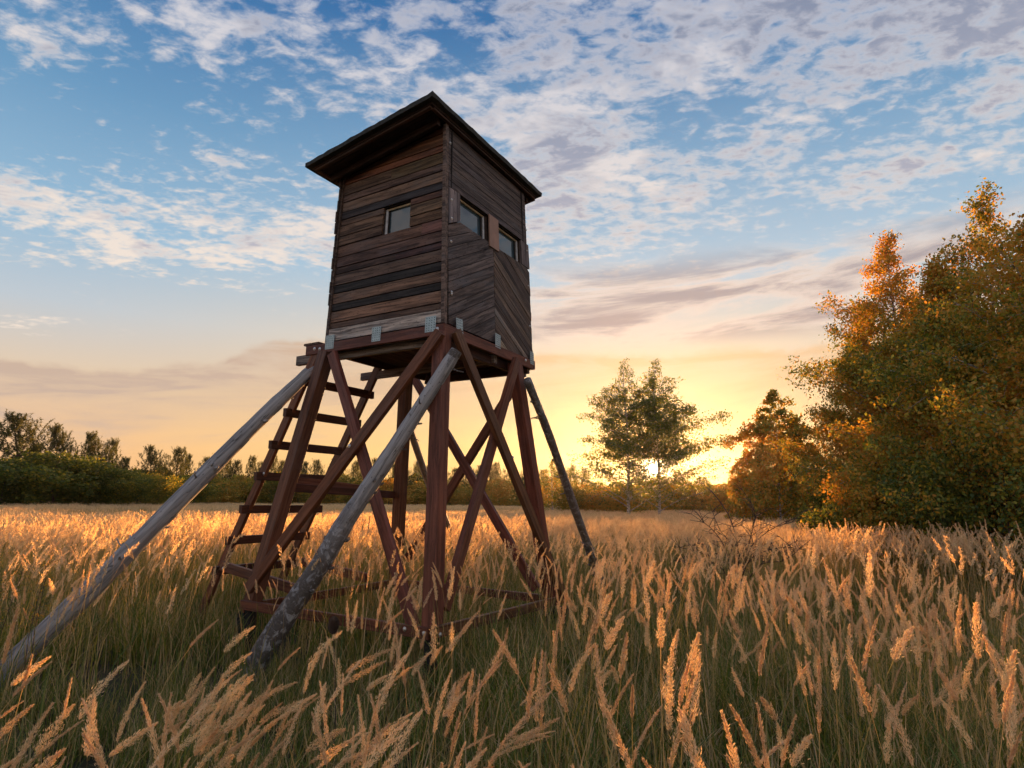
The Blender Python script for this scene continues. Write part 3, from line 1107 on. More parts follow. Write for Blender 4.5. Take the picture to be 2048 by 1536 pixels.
def birch_parts(seed, H, spread, nleaf, leaf, base=.12, conical=.8, lean=(0, 0), droop=.35, tr=.06, orange=.5, shape=None, cl=.10, rise=.8, even=1.0):
    """a birch: trunk with limbs, crown of leaves gathered round the twigs. Returns trunk (V,F), crown (V,F,tint)"""
    r_ = random.Random(seed)
    g = np.random.default_rng(seed)
    top = Vector((lean[0] * H, lean[1] * H, H))
    tp = []
    nseg = 14
    for i in range(nseg):
        t = i / (nseg - 1)
        tp.append(Vector((top.x * t ** 1.4 + .018 * H * math.sin(t * 7 + seed) * t, top.y * t ** 1.4 + .018 * H * math.cos(t * 6 + seed) * t, H * t * .97)))
    limbs = [(tp, tr, tr * .08)]
    anchors = []
    nl = int(34 + H * 5)

    def twig(b0, d, l2, lim):
        m1 = b0 + d * l2 * .5 + Vector((0, 0, .05 * l2))
        e = b0 + d * l2 + Vector((0, 0, -droop * l2 * .8))
        if lim: limbs.append(([b0, m1, e], tr * .06, tr * .02))
        k_ = max(2, int(l2 / .09))
        for q in range(k_):
            s2 = (q + r_.random()) / k_
            pt = b0.lerp(m1, s2 * 2) if s2 < .5 else m1.lerp(e, s2 * 2 - 1)
            anchors.append(pt)
        return m1, e
    for k in range(nl):
        t = base + (1 - base) * ((k + r_.random()) / nl) ** .92
        q0 = min(nseg - 2, int(t * (nseg - 1)))
        p = tp[q0].lerp(tp[q0 + 1], t * (nseg - 1) - q0)
        a = k * 2.4 + r_.uniform(-.6, .6)
        prof = shape(t) if shape else (math.sin(math.pi * min(1, (t - base * .5) * .95 + .14)) ** .55 * (1 - conical * t) + .05)
        L = spread * prof * (r_.uniform(.55, 1.0) if r_.random() < .75 else r_.uniform(1.0, 1.3))
        d = Vector((math.cos(a), math.sin(a), 0))
        up = rise * r_.uniform(.7, 1.25)
        pts = []
        m_ = 7
        ph = r_.uniform(0, 6)
        for j in range(m_):
            s = j / (m_ - 1)
            pts.append(p + d * L * s + Vector((math.sin(s * 5 + ph), math.cos(s * 4 + ph), 0)) * L * .07 * s + Vector((0, 0, L * up * s - L * droop * 1.1 * s ** 3)))
        limbs.append((pts, tr * .30 * (1 - t * .6), tr * .05))
        nt = max(5, int(L * 15 * even))
        for q in range(nt):
            s = (.18 + .82 * (q + r_.random()) / nt)
            j = min(m_ - 2, int(s * (m_ - 1)))
            b0 = pts[j].lerp(pts[j + 1], s * (m_ - 1) - j)
            side = d.cross(Vector((0, 0, 1))) * r_.choice((-1, 1))
            dd = (d * r_.uniform(.3, 1) + side * r_.uniform(.1, 1.1) + Vector((0, 0, r_.uniform(-.55, .8)))).normalized()
            l2 = (.20 + .22 * r_.random()) * (L * .8 + .3) * (1.15 - .5 * s)
            m1, e = twig(b0, dd, l2, q % 3 == 0)
            dd2 = (dd + Vector((r_.uniform(-1, 1), r_.uniform(-1, 1), r_.uniform(-1, .6)))).normalized()
            twig(m1, dd2, l2 * .6, False)
    A = np.array([tuple(a) for a in anchors], np.float32)
    # uneven clumping so that gaps remain
    wgt = g.random(len(A)) ** 1.6
    wgt /= wgt.sum()
    idx = g.choice(len(A), nleaf, p=wgt)
    P = A[idx] + g.normal(size=(nleaf, 3)) * cl * np.array([1, 1, .8])
    P = P[P[:, 2] > .1]
    nleaf = len(P)
    V, F = leaves(P, leaf, g, None, .6)
    # autumn colour in patches
    ph = g.uniform(0, 6, 6)
    f = (np.sin(P[:, 0] * 1.9 + ph[0]) + np.sin(P[:, 1] * 2.3 + ph[1]) + np.sin(P[:, 2] * 1.7 + ph[2]) + np.sin(P[:, 0] * 5 + P[:, 2] * 4 + ph[3])) / 8 + .5
    tint = np.clip(orange + (f - .5) * .75 + g.normal(size=nleaf) * .27, 0, 1)
    return limb_tubes(limbs, 4), (V, F, tint)


BIRCH_LEAF = leaf_mat('birch leaves', [(0, (.08, .13, .022)), (.30, (.20, .24, .03)), (.48, (.38, .32, .035)), (.66, (.50, .30, .035)), (1, (.56, .26, .030))], .38)
GREEN_LEAF = leaf_mat('green leaves', [(0, (.075, .11, .02)), (.4, (.13, .175, .025)), (.7, (.27, .25, .028)), (1, (.46, .32, .03))], .5)
NEEDLE = leaf_mat('pine needles', [(0, (.05, .07, .025)), (.6, (.11, .13, .04)), (1, (.24, .20, .055))], .35)


def place_tree(name, parts, loc, mats, label, cat, group, rz=0.0, sc=(1, 1, 1), cache=None):
    """thing > trunk, crown ; parts may be cached meshes"""
    root = empty(name, loc, rz)
    root.scale = sc
    tag(root, label, cat, group)
    tm, cm = parts
    t_ = bpy.data.objects.new('trunk', tm); COL.objects.link(t_); t_.parent = root
    c_ = bpy.data.objects.new('crown', cm); COL.objects.link(c_); c_.parent = root
    return root


def tree_meshes(data, tmat, lmat):
    (tv, tf), (cv, cf, tint) = data
    tm = mesh('trunk', tv, tf, True); tm.materials.append(tmat)
    cm = fast_mesh('crown', cv, cf, {'tint': tint}); cm.materials.append(lmat)
    return tm, cm


# -- the big autumn birches on the right
def top_height(px, py, D): return at(px, py, D=D).z


RIGHT = [  # px of trunk, px/py of top, distance, spread, leaves, orange, label
    (1835, 1832, 466, 15.5, 2.2, 60000, .48, 'orange-green birch with a ragged pointed top, left peak of the tall group'),
    (1760, 1742, 620, 17.0, 1.9, 50000, .60, 'rusty birch on the sloping left flank of the tall group'),
    (1925, 1915, 528, 13.0, 1.9, 60000, .52, 'green and rust birch with white lower trunk in front of the tall group'),
    (2040, 2035, 385, 14.0, 2.3, 60000, .52, 'tallest birch, cut by the right edge of the picture'),
    (1752, 1728, 740, 18.0, 1.2, 30000, .54, 'lower birch at the left foot of the tall group, before the gap'),
    (1880, 1880, 590, 18.0, 2.4, 40000, .60, 'birch filling the dip between the two peaks of the tall group'),
    (2150, 2150, 420, 11.5, 2.4, 46000, .46, 'near green birch whose branches enter at the right edge'),
]
for i, (bx, tx_, ty_, D, sp, nl_, og, lab) in enumerate(RIGHT):
    loc = at(bx, 1000, D=D); loc.z = 0
    H = top_height(tx_, ty_, D) * 1.04
    data = birch_parts(100 + i, H, sp, int(nl_ * 1.25), .029, base=.02, conical=.74, droop=.22, tr=.085, orange=og, cl=.09, rise=.95, even=1.3)
    place_tree('birch_tree', tree_meshes(data, M['birch'], BIRCH_LEAF), loc, None, lab, 'birch tree', 'tall autumn birches on the right')
# understorey of the right group
for i, (bx, D, H, sp, og, lab) in enumerate(((1800, 13.2, 2.4, 1.3, .28, 'leafy green shrub at the foot of the orange birches'),
                                             (1700, 16.5, 2.2, 1.1, .20, 'low green shrub left of the tall birches'),
                                             (2010, 10.8, 2.7, 1.7, .38, 'rusty undergrowth shrub at the right edge below the birches'),
                                             (1900, 12.0, 2.3, 1.4, .30, 'dark green shrub around the white trunk'))):
    loc = at(bx, 1000, D=D); loc.z = 0
    data = birch_parts(140 + i, H, sp, 21000, .028, base=.0, conical=.35, droop=.15, tr=.02, orange=og, cl=.07)
    place_tree('shrub', tree_meshes(data, M['twig'], BIRCH_LEAF), loc, None, lab, 'shrub', 'undergrowth below the right birches')

# -- the pair in front of the sun
def pair_shape(t):
    return (.30 + .78 * (1 - t)) * min(1, (1.04 - t) * 2.6) * min(1, .75 + t * 2)


for i, (bx, tx_, ty_, D, sp, nl_, lab) in enumerate((
        (1257, 1237, 712, 39.0, 3.9, 28000, 'left birch of the pair standing before the sunset'),
        (1318, 1285, 712, 40.0, 4.5, 37000, 'right birch of the pair with the sun low behind its trunk'))):
    loc = at(bx, 1000, D=D); loc.z = 0
    H = top_height(tx_, ty_, D)
    data = birch_parts(200 + i, H, sp, nl_, .060, base=.07, conical=.6, droop=.15, rise=.55, tr=.11, orange=.16, shape=pair_shape, cl=.12, even=1.3)
    # an opening in the lower crown through which the low sun shines
    (cv, cf, tint) = data[1]
    ctr = cv.reshape(-1, 4, 3).mean(1) + np.array(tuple(loc)) - np.array([0, 0, CAMH])
    u_ = ctr / np.linalg.norm(ctr, axis=1, keepdims=True)
    keep = u_ @ np.array(tuple(SUN_DIR)) < math.cos(.0085)
    zz = cv.reshape(-1, 4, 3)[:, 0, 2]
    keep &= (zz > 4.1) | (np.random.default_rng(i).random(len(zz)) < .34)      # ragged, gappy lower crown
    cvk = cv.reshape(-1, 4, 3)[keep].reshape(-1, 3)
    data = (data[0], (cvk, np.arange(len(cvk), dtype=np.int32).reshape(-1, 4), tint[keep]))
    place_tree('birch_tree', tree_meshes(data, M['birch'], GREEN_LEAF), loc, None, lab, 'birch tree', 'birches in front of the sun')

# -- smaller birches between the pair and the tall group
for i, (bx, tx_, ty_, D, sp, nl_, og, lab) in enumerate((
        (1560, 1547, 775, 27.0, 2.5, 30000, .55, 'slender autumn birch with a pale trunk between the pair and the tall group'),
        (1600, 1592, 830, 28.5, 1.1, 8000, .42, 'drooping birch touching the tall group from the left'),
        (1500, 1484, 900, 29.0, 1.6, 8500, .42, 'low birch with a hanging branch reaching to the left'),
        (1105, 1095, 915, 48.0, 2.0, 6000, .40, 'loose small birch behind the right leg of the tower'))):
    loc = at(bx, 1000, D=D); loc.z = 0
    H = top_height(tx_, ty_, D)
    data = birch_parts(230 + i, H, sp, nl_, .055, base=.06, conical=.62, droop=.55, tr=.05, orange=og, cl=.07)
    place_tree('birch_tree', tree_meshes(data, M['birch'], BIRCH_LEAF), loc, None, lab, 'birch tree', 'smaller birches at the field edge')


# -- background trees: bushy deciduous and pines, shared meshes
def pine_parts(seed, H, spread):
    r_ = random.Random(seed)
    g = np.random.default_rng(seed)
    tp = [Vector((.025 * H * math.sin(i * .8 + seed), .025 * H * math.cos(i * .7), H * .97 * i / 8)) for i in range(9)]
    limbs = [(tp, .09, .015)]
    shoots = []
    nwh = 11
    for w in range(nwh):
        t = .06 + .90 * w / (nwh - 1)
        z = H * t
        base = tp[min(8, int(t * 8))]
        nb = 6 if t < .8 else 4
        for b in range(nb):
            a = b * 2 * math.pi / nb + w * .9 + r_.uniform(-.35, .35)
            L = spread * ((1 - t) ** .75 * .95 + .07) * r_.uniform(.55, 1.2)
            up = .30 + .55 * t
            p0 = Vector((base.x, base.y, z))
            e = Vector((base.x + math.cos(a) * L, base.y + math.sin(a) * L, z + L * up))
            limbs.append(([p0, e], .02, .006))
            for q in range(7):
                s = .3 + .7 * (q + r_.random()) / 7
                p = p0.lerp(e, s) + Vector((r_.uniform(-1, 1), r_.uniform(-1, 1), r_.uniform(-.15, .25))) * L * .30
                shoots.append((p, r_.uniform(.28, .62) * (.8 + .5 * t)))
            shoots.append((e, r_.uniform(.4, .7)))
    for q in range(4): shoots.append((tp[-1] + Vector((r_.uniform(-.12, .12), r_.uniform(-.12, .12), -.15 * q)), .6))
    Vs = []
    for p, L in shoots:
        dx, dy = r_.uniform(-.45, .45), r_.uniform(-.45, .45)
        ax = np.array([dx, dy, 1.0]); ax /= np.linalg.norm(ax)
        k = 34
        s = g.random((k, 1)) * L
        P = np.array(tuple(p)) + ax * s
        D = unit(g.normal(size=(k, 3)) + ax * .9)
        W = unit(np.cross(D, g.normal(size=(k, 3)))) * .018
        l = g.uniform(.09, .17, (k, 1))
        V = np.empty((k, 3, 3)); V[:, 0] = P - W; V[:, 1] = P + W; V[:, 2] = P + D * l
        Vs.append(V)
    V = np.concatenate(Vs)
    n = len(V)
    return limb_tubes(limbs, 4), (V.reshape(-1, 3), np.arange(n * 3, dtype=np.int32).reshape(-1, 3), g.uniform(0, .8, n))


def round_shape(t): return math.sin(math.pi * min(1, t * .9 + .12)) ** .5


PINES = [tree_meshes(pine_parts(300 + i, 6.0, 2.0), M['pinebark'], NEEDLE) for i in range(3)]
BUSH = [tree_meshes(birch_parts(320 + i, 5.0, 2.3, 9000, .085, base=.03, conical=.2, droop=.25, tr=.06, orange=.30 + .1 * i, shape=round_shape, cl=.20), M['twig'], GREEN_LEAF) for i in range(4)]
AUTB = [tree_meshes(birch_parts(340 + i, 5.0, 1.9, 6500, .085, base=.03, conical=.4, droop=.3, tr=.06, orange=.48 + .1 * i, shape=None, cl=.20), M['twig'], BIRCH_LEAF) for i in range(3)]

bg_r = random.Random(77)


def put(kind, px, py_top, D, wide, label, group, idx=None):
    pool = {'pine': PINES, 'bush': BUSH, 'aut': AUTB}[kind]
    nm = {'pine': 'pine_tree', 'bush': 'deciduous_tree', 'aut': 'autumn_tree'}[kind]
    cat = {'pine': 'pine tree', 'bush': 'tree', 'aut': 'tree'}[kind]
    Hm = {'pine': 6.1, 'bush': 5.3, 'aut': 5.1}[kind]
    Wm = {'pine': 1.65, 'bush': 2.5, 'aut': 1.8}[kind]
    loc = at(px, 1000, D=D); loc.z = 0
    H = max(.8, top_height(px, py_top, D)) * (1.12 if D > 62 else 1.0)
    w = wide / FPX * D / 2 / Wm
    parts = pool[idx if idx is not None else bg_r.randrange(len(pool))]
    return place_tree(nm, parts, loc, None, label, cat, group, bg_r.uniform(0, 6.28), (w, w, H / Hm))


LEFT = [
    ('pine', 12, 858, 66, 130, 'tallest pine, at the left edge of the picture'),
    ('pine', 96, 876, 70, 90, 'pine rising above the round green tree on the left'),
    ('pine', 168, 889, 70, 80, 'pine just right of the round green tree'),
    ('pine', 212, 900, 74, 60, 'narrow pine leaning beside the third pine top'),
    ('pine', 292, 911, 80, 70, 'pine directly left of the grey log stay'),
    ('pine', 345, 914, 82, 70, 'pine behind the upper part of the left log stay'),
    ('pine', 55, 905, 76, 70, 'lower pine between the two leftmost pine tops'),
    ('pine', 240, 930, 84, 60, 'short pine in the dip left of the log stay'),
    ('bush', 48, 922, 60, 120, 'broad green crown linking the leftmost trees'),
    ('bush', 275, 944, 62, 110, 'dark low crown behind the yellowish bush'),
    ('bush', 372, 955, 68, 110, 'dull green tree behind the left log stay'),
    ('bush', 105, 900, 56, 165, 'large round dark green tree on the left, in front of the pines'),
    ('bush', 2, 912, 58, 110, 'green tree cut by the left edge below the tallest pine'),
    ('bush', 178, 921, 58, 100, 'yellow-green tree right of the large round tree'),
    ('bush', 232, 934, 57, 95, 'dark rounded tree in the middle of the left row'),
    ('bush', 315, 950, 56, 75, 'small yellowish bush at the right end of the left row'),
]
for k, px, pt, D, w, lab in LEFT:
    put(k, px, pt, D, w, lab, 'trees on the left field edge', 1 if lab.startswith('yellow') else (3 if 'yellowish' in lab else (0 if k == 'bush' else None)))
# distant tree line: individual pines and bushes that nothing tells apart
for i in range(34):
    px = 372 + i * 24 + bg_r.uniform(-9, 9)
    if px > 1180: break
    D = bg_r.uniform(100, 118)
    pt = 926 + (px - 372) * .028 + bg_r.uniform(-5, 8)
    put('pine', px, pt, D, bg_r.uniform(36, 52), 'small dark pine in the distant tree line behind the tower', 'pines of the distant tree line')
for i in range(30):
    px = 372 + i * 27 + bg_r.uniform(-10, 10)
    D = bg_r.uniform(84, 98)
    pt = 955 + (px - 372) * .020 + bg_r.uniform(-8, 10)
    kind = 'aut' if bg_r.random() < .5 else 'bush'
    put(kind, px, pt, D, bg_r.uniform(48, 66),
        'small autumn tree in front of the distant pines' if kind == 'aut' else 'small green tree in front of the distant pines',
        'autumn trees before the distant pines' if kind == 'aut' else 'green trees before the distant pines')
for i in range(24):
    px = 1150 + i * 23 + bg_r.uniform(-8, 8)
    D = bg_r.uniform(46, 60)
    pt = 973 + bg_r.uniform(-9, 8)
    put('aut' if i % 3 else 'bush', px, pt, D, bg_r.uniform(70, 100),
        'low autumn bush under the birches at the field edge' if i % 3 else 'low green bush under the birches at the field edge',
        'autumn bushes under the birches' if i % 3 else 'green bushes under the birches')
# far wood reading as one mass
def far_wood():
    g = np.random.default_rng(5)
    n = 90000
    az = np.radians(g.uniform(-48, 48, n))
    D = g.uniform(104, 132, n)
    hmax = 4.5 + .5 * np.sin(az * 31) + .4 * np.sin(az * 83 + 1) + .4 * np.sin(az * 190)
    z = hmax * g.random(n) ** .8
    P = np.stack([np.sin(az) * D, np.cos(az) * D, z], 1)
    V, F = leaves(P, .33, g, None, .2)
    me = fast_mesh('distant_wood', V, F, {'tint': np.clip(g.normal(.45, .2, n), 0, 1)})
    tag(link('distant_wood', me, GREEN_LEAF), 'far wood closing the field behind the pines', 'wood', kind='stuff')


far_wood()


# -- bare thorny shrub in the middle of the field
def bare_shrub():
    r_ = random.Random(9)
    base = at(1474, 1175, D=8.6); base.z = 0
    root = tag(empty('bare_shrub', base), 'leafless dark shrub with arching twigs in the grass right of the tower', 'shrub')
    Fw = Vector((base.x, base.y, 0)).normalized()
    Rt = Vector((Fw.y, -Fw.x, 0))
    def wp(px, py, dd=0):
        p = at(px, py, D=8.6 + dd)
        return p - base
    stems = [[(1474, 1190), (1478, 1120), (1462, 1040), (1425, 985), (1395, 962)], [(1470, 1190), (1440, 1130), (1400, 1105), (1345, 1092)],
             [(1474, 1190), (1492, 1110), (1540, 1060), (1600, 1040)], [(1474, 1190), (1500, 1120), (1560, 1095), (1610, 1100)],
             [(1470, 1190), (1452, 1100), (1415, 1050), (1380, 1040)], [(1476, 1190), (1500, 1080), (1510, 1030), (1500, 1000)],
             [(1470, 1190), (1430, 1150), (1385, 1130), (1350, 1120)], [(1476, 1190), (1520, 1130), (1570, 1120), (1620, 1080)],
             [(1472, 1190), (1468, 1100), (1440, 1060), (1420, 1010)]]
    limbs = []
    for si, st in enumerate(stems):
        pts = spline([wp(x, y, r_.uniform(-.5, .5) * (k / len(st))) for k, (x, y) in enumerate(st)], 12)
        limbs.append((pts, .009 if si else .012, .003))
        for k in range(15):
            i = r_.randrange(2, 11)
            p = pts[i]
            d = Vector((r_.uniform(-1, 1), r_.uniform(-1, 1), r_.uniform(-.1, 1))).normalized()
            L = r_.uniform(.12, .4)
            mid = p + d * L * .5 + Vector((0, 0, .02))
            e = p + d * L + Vector((0, 0, -.03))
            limbs.append(([p, mid, e], .0045, .002))
            for q in range(2):
                d2 = (d + Vector((r_.uniform(-1, 1), r_.uniform(-1, 1), r_.uniform(-.6, .8)))).normalized()
                limbs.append(([mid, mid + d2 * L * .5], .003, .0015))
    V, F = limb_tubes(limbs, 5)
    link('branches', mesh('branches', V, F, True), M['twig'], root)


bare_shrub()


# ------------------------------------------------------------------ grass
PLUME = leaf_mat('dry grass plumes', [(0, (.56, .41, .27)), (.5, (.82, .63, .43)), (1, (.90, .79, .62))], .6)
BLADE = leaf_mat('grass blades', [(0, (.06, .11, .016)), (.35, (.13, .19, .024)), (.6, (.26, .25, .05)), (.85, (.50, .37, .18)), (1, (.62, .47, .27))], .5)


def blade_geo(g, n, spread, hmin, hmax, lean, segs=4, w=.0035, tlo=.1, thi=.6):
    """curved tapering ribbons"""
    Vs, Fs, T = [], [], []
    off = 0
    for _ in range(n):
        a = g.uniform(0, 6.28)
        r = spread * math.sqrt(g.random())
        b = np.array([r * math.cos(a), r * math.sin(a), 0])
        h = g.uniform(hmin, hmax)
        a2 = g.uniform(0, 6.28)
        bend = g.uniform(.15, .75) * h
        d = np.array([math.cos(a2), math.sin(a2), 0]) * bend + np.array([lean[0], lean[1], 0]) * h * .5
        s = np.array([-math.sin(a2 + g.uniform(-.8, .8)), math.cos(a2), 0])
        ww = w * g.uniform(.7, 1.6)
        for j in range(segs + 1):
            t = j / segs
            p = b + d * t ** 2 + np.array([0, 0, h * (t - .28 * t ** 3 * (bend / h) * 1.4)])
            k = ww * (1 - t ** 2) + .0006
            Vs.append(p - s * k); Vs.append(p + s * k)
        tt = g.uniform(tlo, thi)
        if g.random() < .27: tt = g.uniform(.72, .98)
        for j in range(segs):
            o = off + j * 2
            Fs.append((o, o + 1, o + 3, o + 2)); T.append(tt)
        off += 2 * (segs + 1)
    return Vs, Fs, T


def stem_geo(g, n, spread, hmin, hmax, lean, spk, pl_len, pl_w, segs, sp_size, side_w=.0016):
    """flowering stems with a feathery plume; returns blades-type and plume-type geometry"""
    SV, SF, ST, PV, PF, PT = [], [], [], [], [], []
    for _ in range(n):
        a = g.uniform(0, 6.28)
        r = spread * math.sqrt(g.random())
        b = np.array([r * math.cos(a), r * math.sin(a), 0.])
        h = g.uniform(hmin, hmax)
        ln = np.array([lean[0] + g.normal() * .10, lean[1] + g.normal() * .10])
        nod = g.uniform(.0, .5) ** 1.5
        def P(t):  # along whole culm incl. plume, t 0..1
            q = t ** 2.2
            x = b[:2] + ln * h * q * 1.0
            z = h * (t - .32 * np.hypot(*ln) * q) - nod * .10 * max(0, t - .8) / .2 * h * .3
            tipb = max(0, (t - .78) / .22)
            xx = x + (ln / (np.hypot(*ln) + 1e-6)) * tipb ** 2 * nod * .18
            return np.array([xx[0], xx[1], z - tipb ** 2 * nod * .07])
        sd = np.array([math.cos(a * 3), math.sin(a * 3), 0]) * side_w
        L = pl_len * g.uniform(.55, 1.35)
        t0 = 1 - L / h
        o = len(SV)
        for j in range(segs + 1):
            p = P(j / segs * (t0 + .02))
            SV.append(p - sd * (1 - .3 * j / segs)); SV.append(p + sd * (1 - .3 * j / segs))
        tt = g.uniform(.62, .95)
        for j in range(segs):
            SF.append((o + 2 * j, o + 2 * j + 1, o + 2 * j + 3, o + 2 * j + 2)); ST.append(tt)
        # plume
        W = pl_w * g.uniform(.35, 1.5)
        lob = g.uniform(0, 6.28)
        base_t = g.uniform(.2, .8)
        openess = g.uniform(.5, 1.0)
        for k in range(spk):
            u = (k + g.random()) / spk
            p = P(t0 + (1 - t0) * u)
            p2 = P(min(1.02, t0 + (1 - t0) * (u + .05)))
            ax = (p2 - p); ax /= (np.linalg.norm(ax) + 1e-9)
            prof = (math.sin(math.pi * min(1, u ** .7 * .93 + .05)) ** .75) * (1 + .22 * math.sin(u * 19 + lob) + .12 * math.sin(u * 47))
            ang = g.uniform(0, 6.28)
            e1 = np.cross(ax, [0.3, .2, 1]); e1 /= np.linalg.norm(e1) + 1e-9
            e2 = np.cross(ax, e1)
            rd = e1 * math.cos(ang) + e2 * math.sin(ang)
            rr = W * prof * (g.random() ** .7 if g.random() < .85 else 1.5 * g.random())
            c = p + rd * rr
            dirn = ax * 1.0 + rd * .38 * openess + g.normal(size=3) * .30
            dirn /= np.linalg.norm(dirn)
            sw = np.cross(dirn, g.normal(size=3)); sw /= np.linalg.norm(sw) + 1e-9
            s = sp_size * g.uniform(.6, 1.3)
            o = len(PV)
            PV += [c - dirn * s * .5, c + sw * s * .15, c + dirn * s * .75, c - sw * s * .15]
            PF.append((o, o + 1, o + 2, o + 3)); PT.append(np.clip(base_t + g.normal() * .22, 0, 1))
    return (SV, SF, ST), (PV, PF, PT)


def tuft(name, seed, nb, ns, spread, lean, lod, tall=1.0, bl=(.45, .95)):
    g = np.random.default_rng(seed)
    segs, spk, sp, bs = {0: (7, 600, .0090, 5), 1: (4, 105, .018, 3), 2: (2, 28, .038, 2)}[lod]
    bv, bf, bt = blade_geo(g, nb, spread, bl[0], bl[1], lean, bs, {0: .0032, 1: .0042, 2: .008}[lod], .05, .62)
    s_, p_ = stem_geo(g, ns, spread, .98 * tall, 1.32 * tall, lean, spk, {0: .185, 1: .21, 2: .25}[lod], {0: .0125, 1: .0160, 2: .022}[lod], segs, sp, {0: .0014, 1: .0018, 2: .003}[lod])
    nbv = len(bv)
    V = bv + s_[0]
    F = bf + [tuple(x + nbv for x in f) for f in s_[1]]
    T = bt + s_[2]
    nA = len(F)
    nv = len(V)
    V += p_[0]
    F += [tuple(x + nv for x in f) for f in p_[1]]
    T += p_[2]
    me = fast_mesh(name, np.array(V), np.array(F), {'tint': np.array(T)})
    me.materials.append(BLADE); me.materials.append(PLUME)
    mi = np.zeros(len(F), np.int32); mi[nA:] = 1
    me.polygons.foreach_set('material_index', mi)
    return me


def source_collection(name, meshes):
    c = bpy.data.collections.new(name)
    for i, me in enumerate(meshes):
        o = bpy.data.objects.new('%s_%02d' % (name, i), me)
        c.objects.link(o)
    return c


def scatter(name, coll, P, rot, scale, idx, label, cat):
    me = bpy.data.meshes.new(name)
    n = len(P)
    me.vertices.add(n)
    me.vertices.foreach_set('co', np.ascontiguousarray(P, dtype=np.float32).ravel())
    a = me.attributes.new('rot', 'FLOAT_VECTOR', 'POINT'); a.data.foreach_set('vector', np.ascontiguousarray(rot, dtype=np.float32).ravel())
    a = me.attributes.new('scl', 'FLOAT_VECTOR', 'POINT'); a.data.foreach_set('vector', np.ascontiguousarray(scale, dtype=np.float32).ravel())
    a = me.attributes.new('idx', 'INT', 'POINT'); a.data.foreach_set('value', np.ascontiguousarray(idx, dtype=np.int32))
    me.update()
    o = bpy.data.objects.new(name, me)
    COL.objects.link(o)
    ng = bpy.data.node_groups.new(name, 'GeometryNodeTree')
    ng.interface.new_socket('Geometry', in_out='INPUT', socket_type='NodeSocketGeometry')
    ng.interface.new_socket('Geometry', in_out='OUTPUT', socket_type='NodeSocketGeometry')
    gi = ng.nodes.new('NodeGroupInput'); go = ng.nodes.new('NodeGroupOutput')
    ci = ng.nodes.new('GeometryNodeCollectionInfo')
    ci.inputs['Collection'].default_value = coll
    ci.inputs['Separate Children'].default_value = True
    ci.inputs['Reset Children'].default_value = True
    ip = ng.nodes.new('GeometryNodeInstanceOnPoints')
    ip.inputs['Pick Instance'].default_value = True
    def attr(nm, typ):
        nd = ng.nodes.new('GeometryNodeInputNamedAttribute'); nd.data_type = typ; nd.inputs['Name'].default_value = nm
        return nd.outputs['Attribute']
    L = ng.links
    L.new(gi.outputs[0], ip.inputs['Points'])
    L.new(ci.outputs[0], ip.inputs['Instance'])
    L.new(attr('idx', 'INT'), ip.inputs['Instance Index'])
    er = ng.nodes.new('FunctionNodeEulerToRotation')
    L.new(attr('rot', 'FLOAT_VECTOR'), er.inputs[0])
    L.new(er.outputs[0], ip.inputs['Rotation'])
    L.new(attr('scl', 'FLOAT_VECTOR'), ip.inputs['Scale'])
    L.new(ip.outputs[0], go.inputs[0])
    md = o.modifiers.new('scatter', 'NODES')
    md.node_group = ng
    tag(o, label, cat, kind='stuff')
    return o


def in_road(P, m=0.0):
    d = (P[:, 0] - ROAD_P.x) * ROAD_N.x + (P[:, 1] - ROAD_P.y) * ROAD_N.y
    return np.abs(d) < ROAD_W + m


def field(g, r0, r1, dens, az0=-47, az1=47):
    A = (math.radians(az1 - az0) / 2) * (r1 ** 2 - r0 ** 2)
    n = int(A * dens)
    az = np.radians(g.uniform(az0, az1, n))
    r = np.sqrt(g.uniform(r0 ** 2, r1 ** 2, n))
    P = np.stack([np.sin(az) * r, np.cos(az) * r, np.zeros(n)], 1)
    return P[~in_road(P, .3)]


def wind_scatter(name, coll, ncoll, P, g, label, cat, hvar=(.85, 1.12), rz=.6):
    n = len(P)
    rot = np.stack([g.normal(size=n) * .05, g.normal(size=n) * .05, g.normal(size=n) * rz], 1)
    big = .5 + .5 * np.sin(P[:, 0] * .7 + 1) * np.sin(P[:, 1] * .55 + P[:, 0] * .2)
    s = g.uniform(hvar[0], hvar[1], n) * (.92 + .14 * big) * np.interp(np.hypot(P[:, 0], P[:, 1]), [0, 8, 16, 30, 60], [1, 1, .86, .68, .60])
    if name == 'green_grass':                       # trodden, shorter growth round the feet of the stays
        a_, r_ = np.degrees(np.arctan2(P[:, 0], P[:, 1])), np.hypot(P[:, 0], P[:, 1])
        s = s * np.where((a_ < -2) & (r_ > 2.6) & (r_ < 6.0), .62, 1.0)
    sc = np.stack([s, s, s], 1)
    return scatter(name, coll, P, rot, sc, g.integers(0, ncoll, n), label, cat)


gg = np.random.default_rng(21)
WIND = (.16, .04)
NEAR = source_collection('near_tuft', [tuft('near_tuft', 400 + i, 34, 7 + i % 3, .26, (-.06 + .05 * i, WIND[1]), 0) for i in range(6)])
GREENT = source_collection('green_tuft', [tuft('green_tuft', 430 + i, 46, 0, .20, (.1, 0), 0, bl=(.25, .68)) for i in range(4)])
MID = source_collection('mid_tuft', [tuft('mid_tuft', 450 + i, 14, 8, .25, (-.04 + .045 * i, WIND[1]), 1) for i in range(6)])
FAR = source_collection('far_tuft', [tuft('far_tuft', 470 + i, 10, 14, .42, (WIND[0], 0), 2) for i in range(5)])
WINDY = source_collection('windy_tuft', [tuft('windy_tuft', 490 + i, 22, 7, .25, (.16 + .12 * i, .05), 0, 1.02) for i in range(4)])

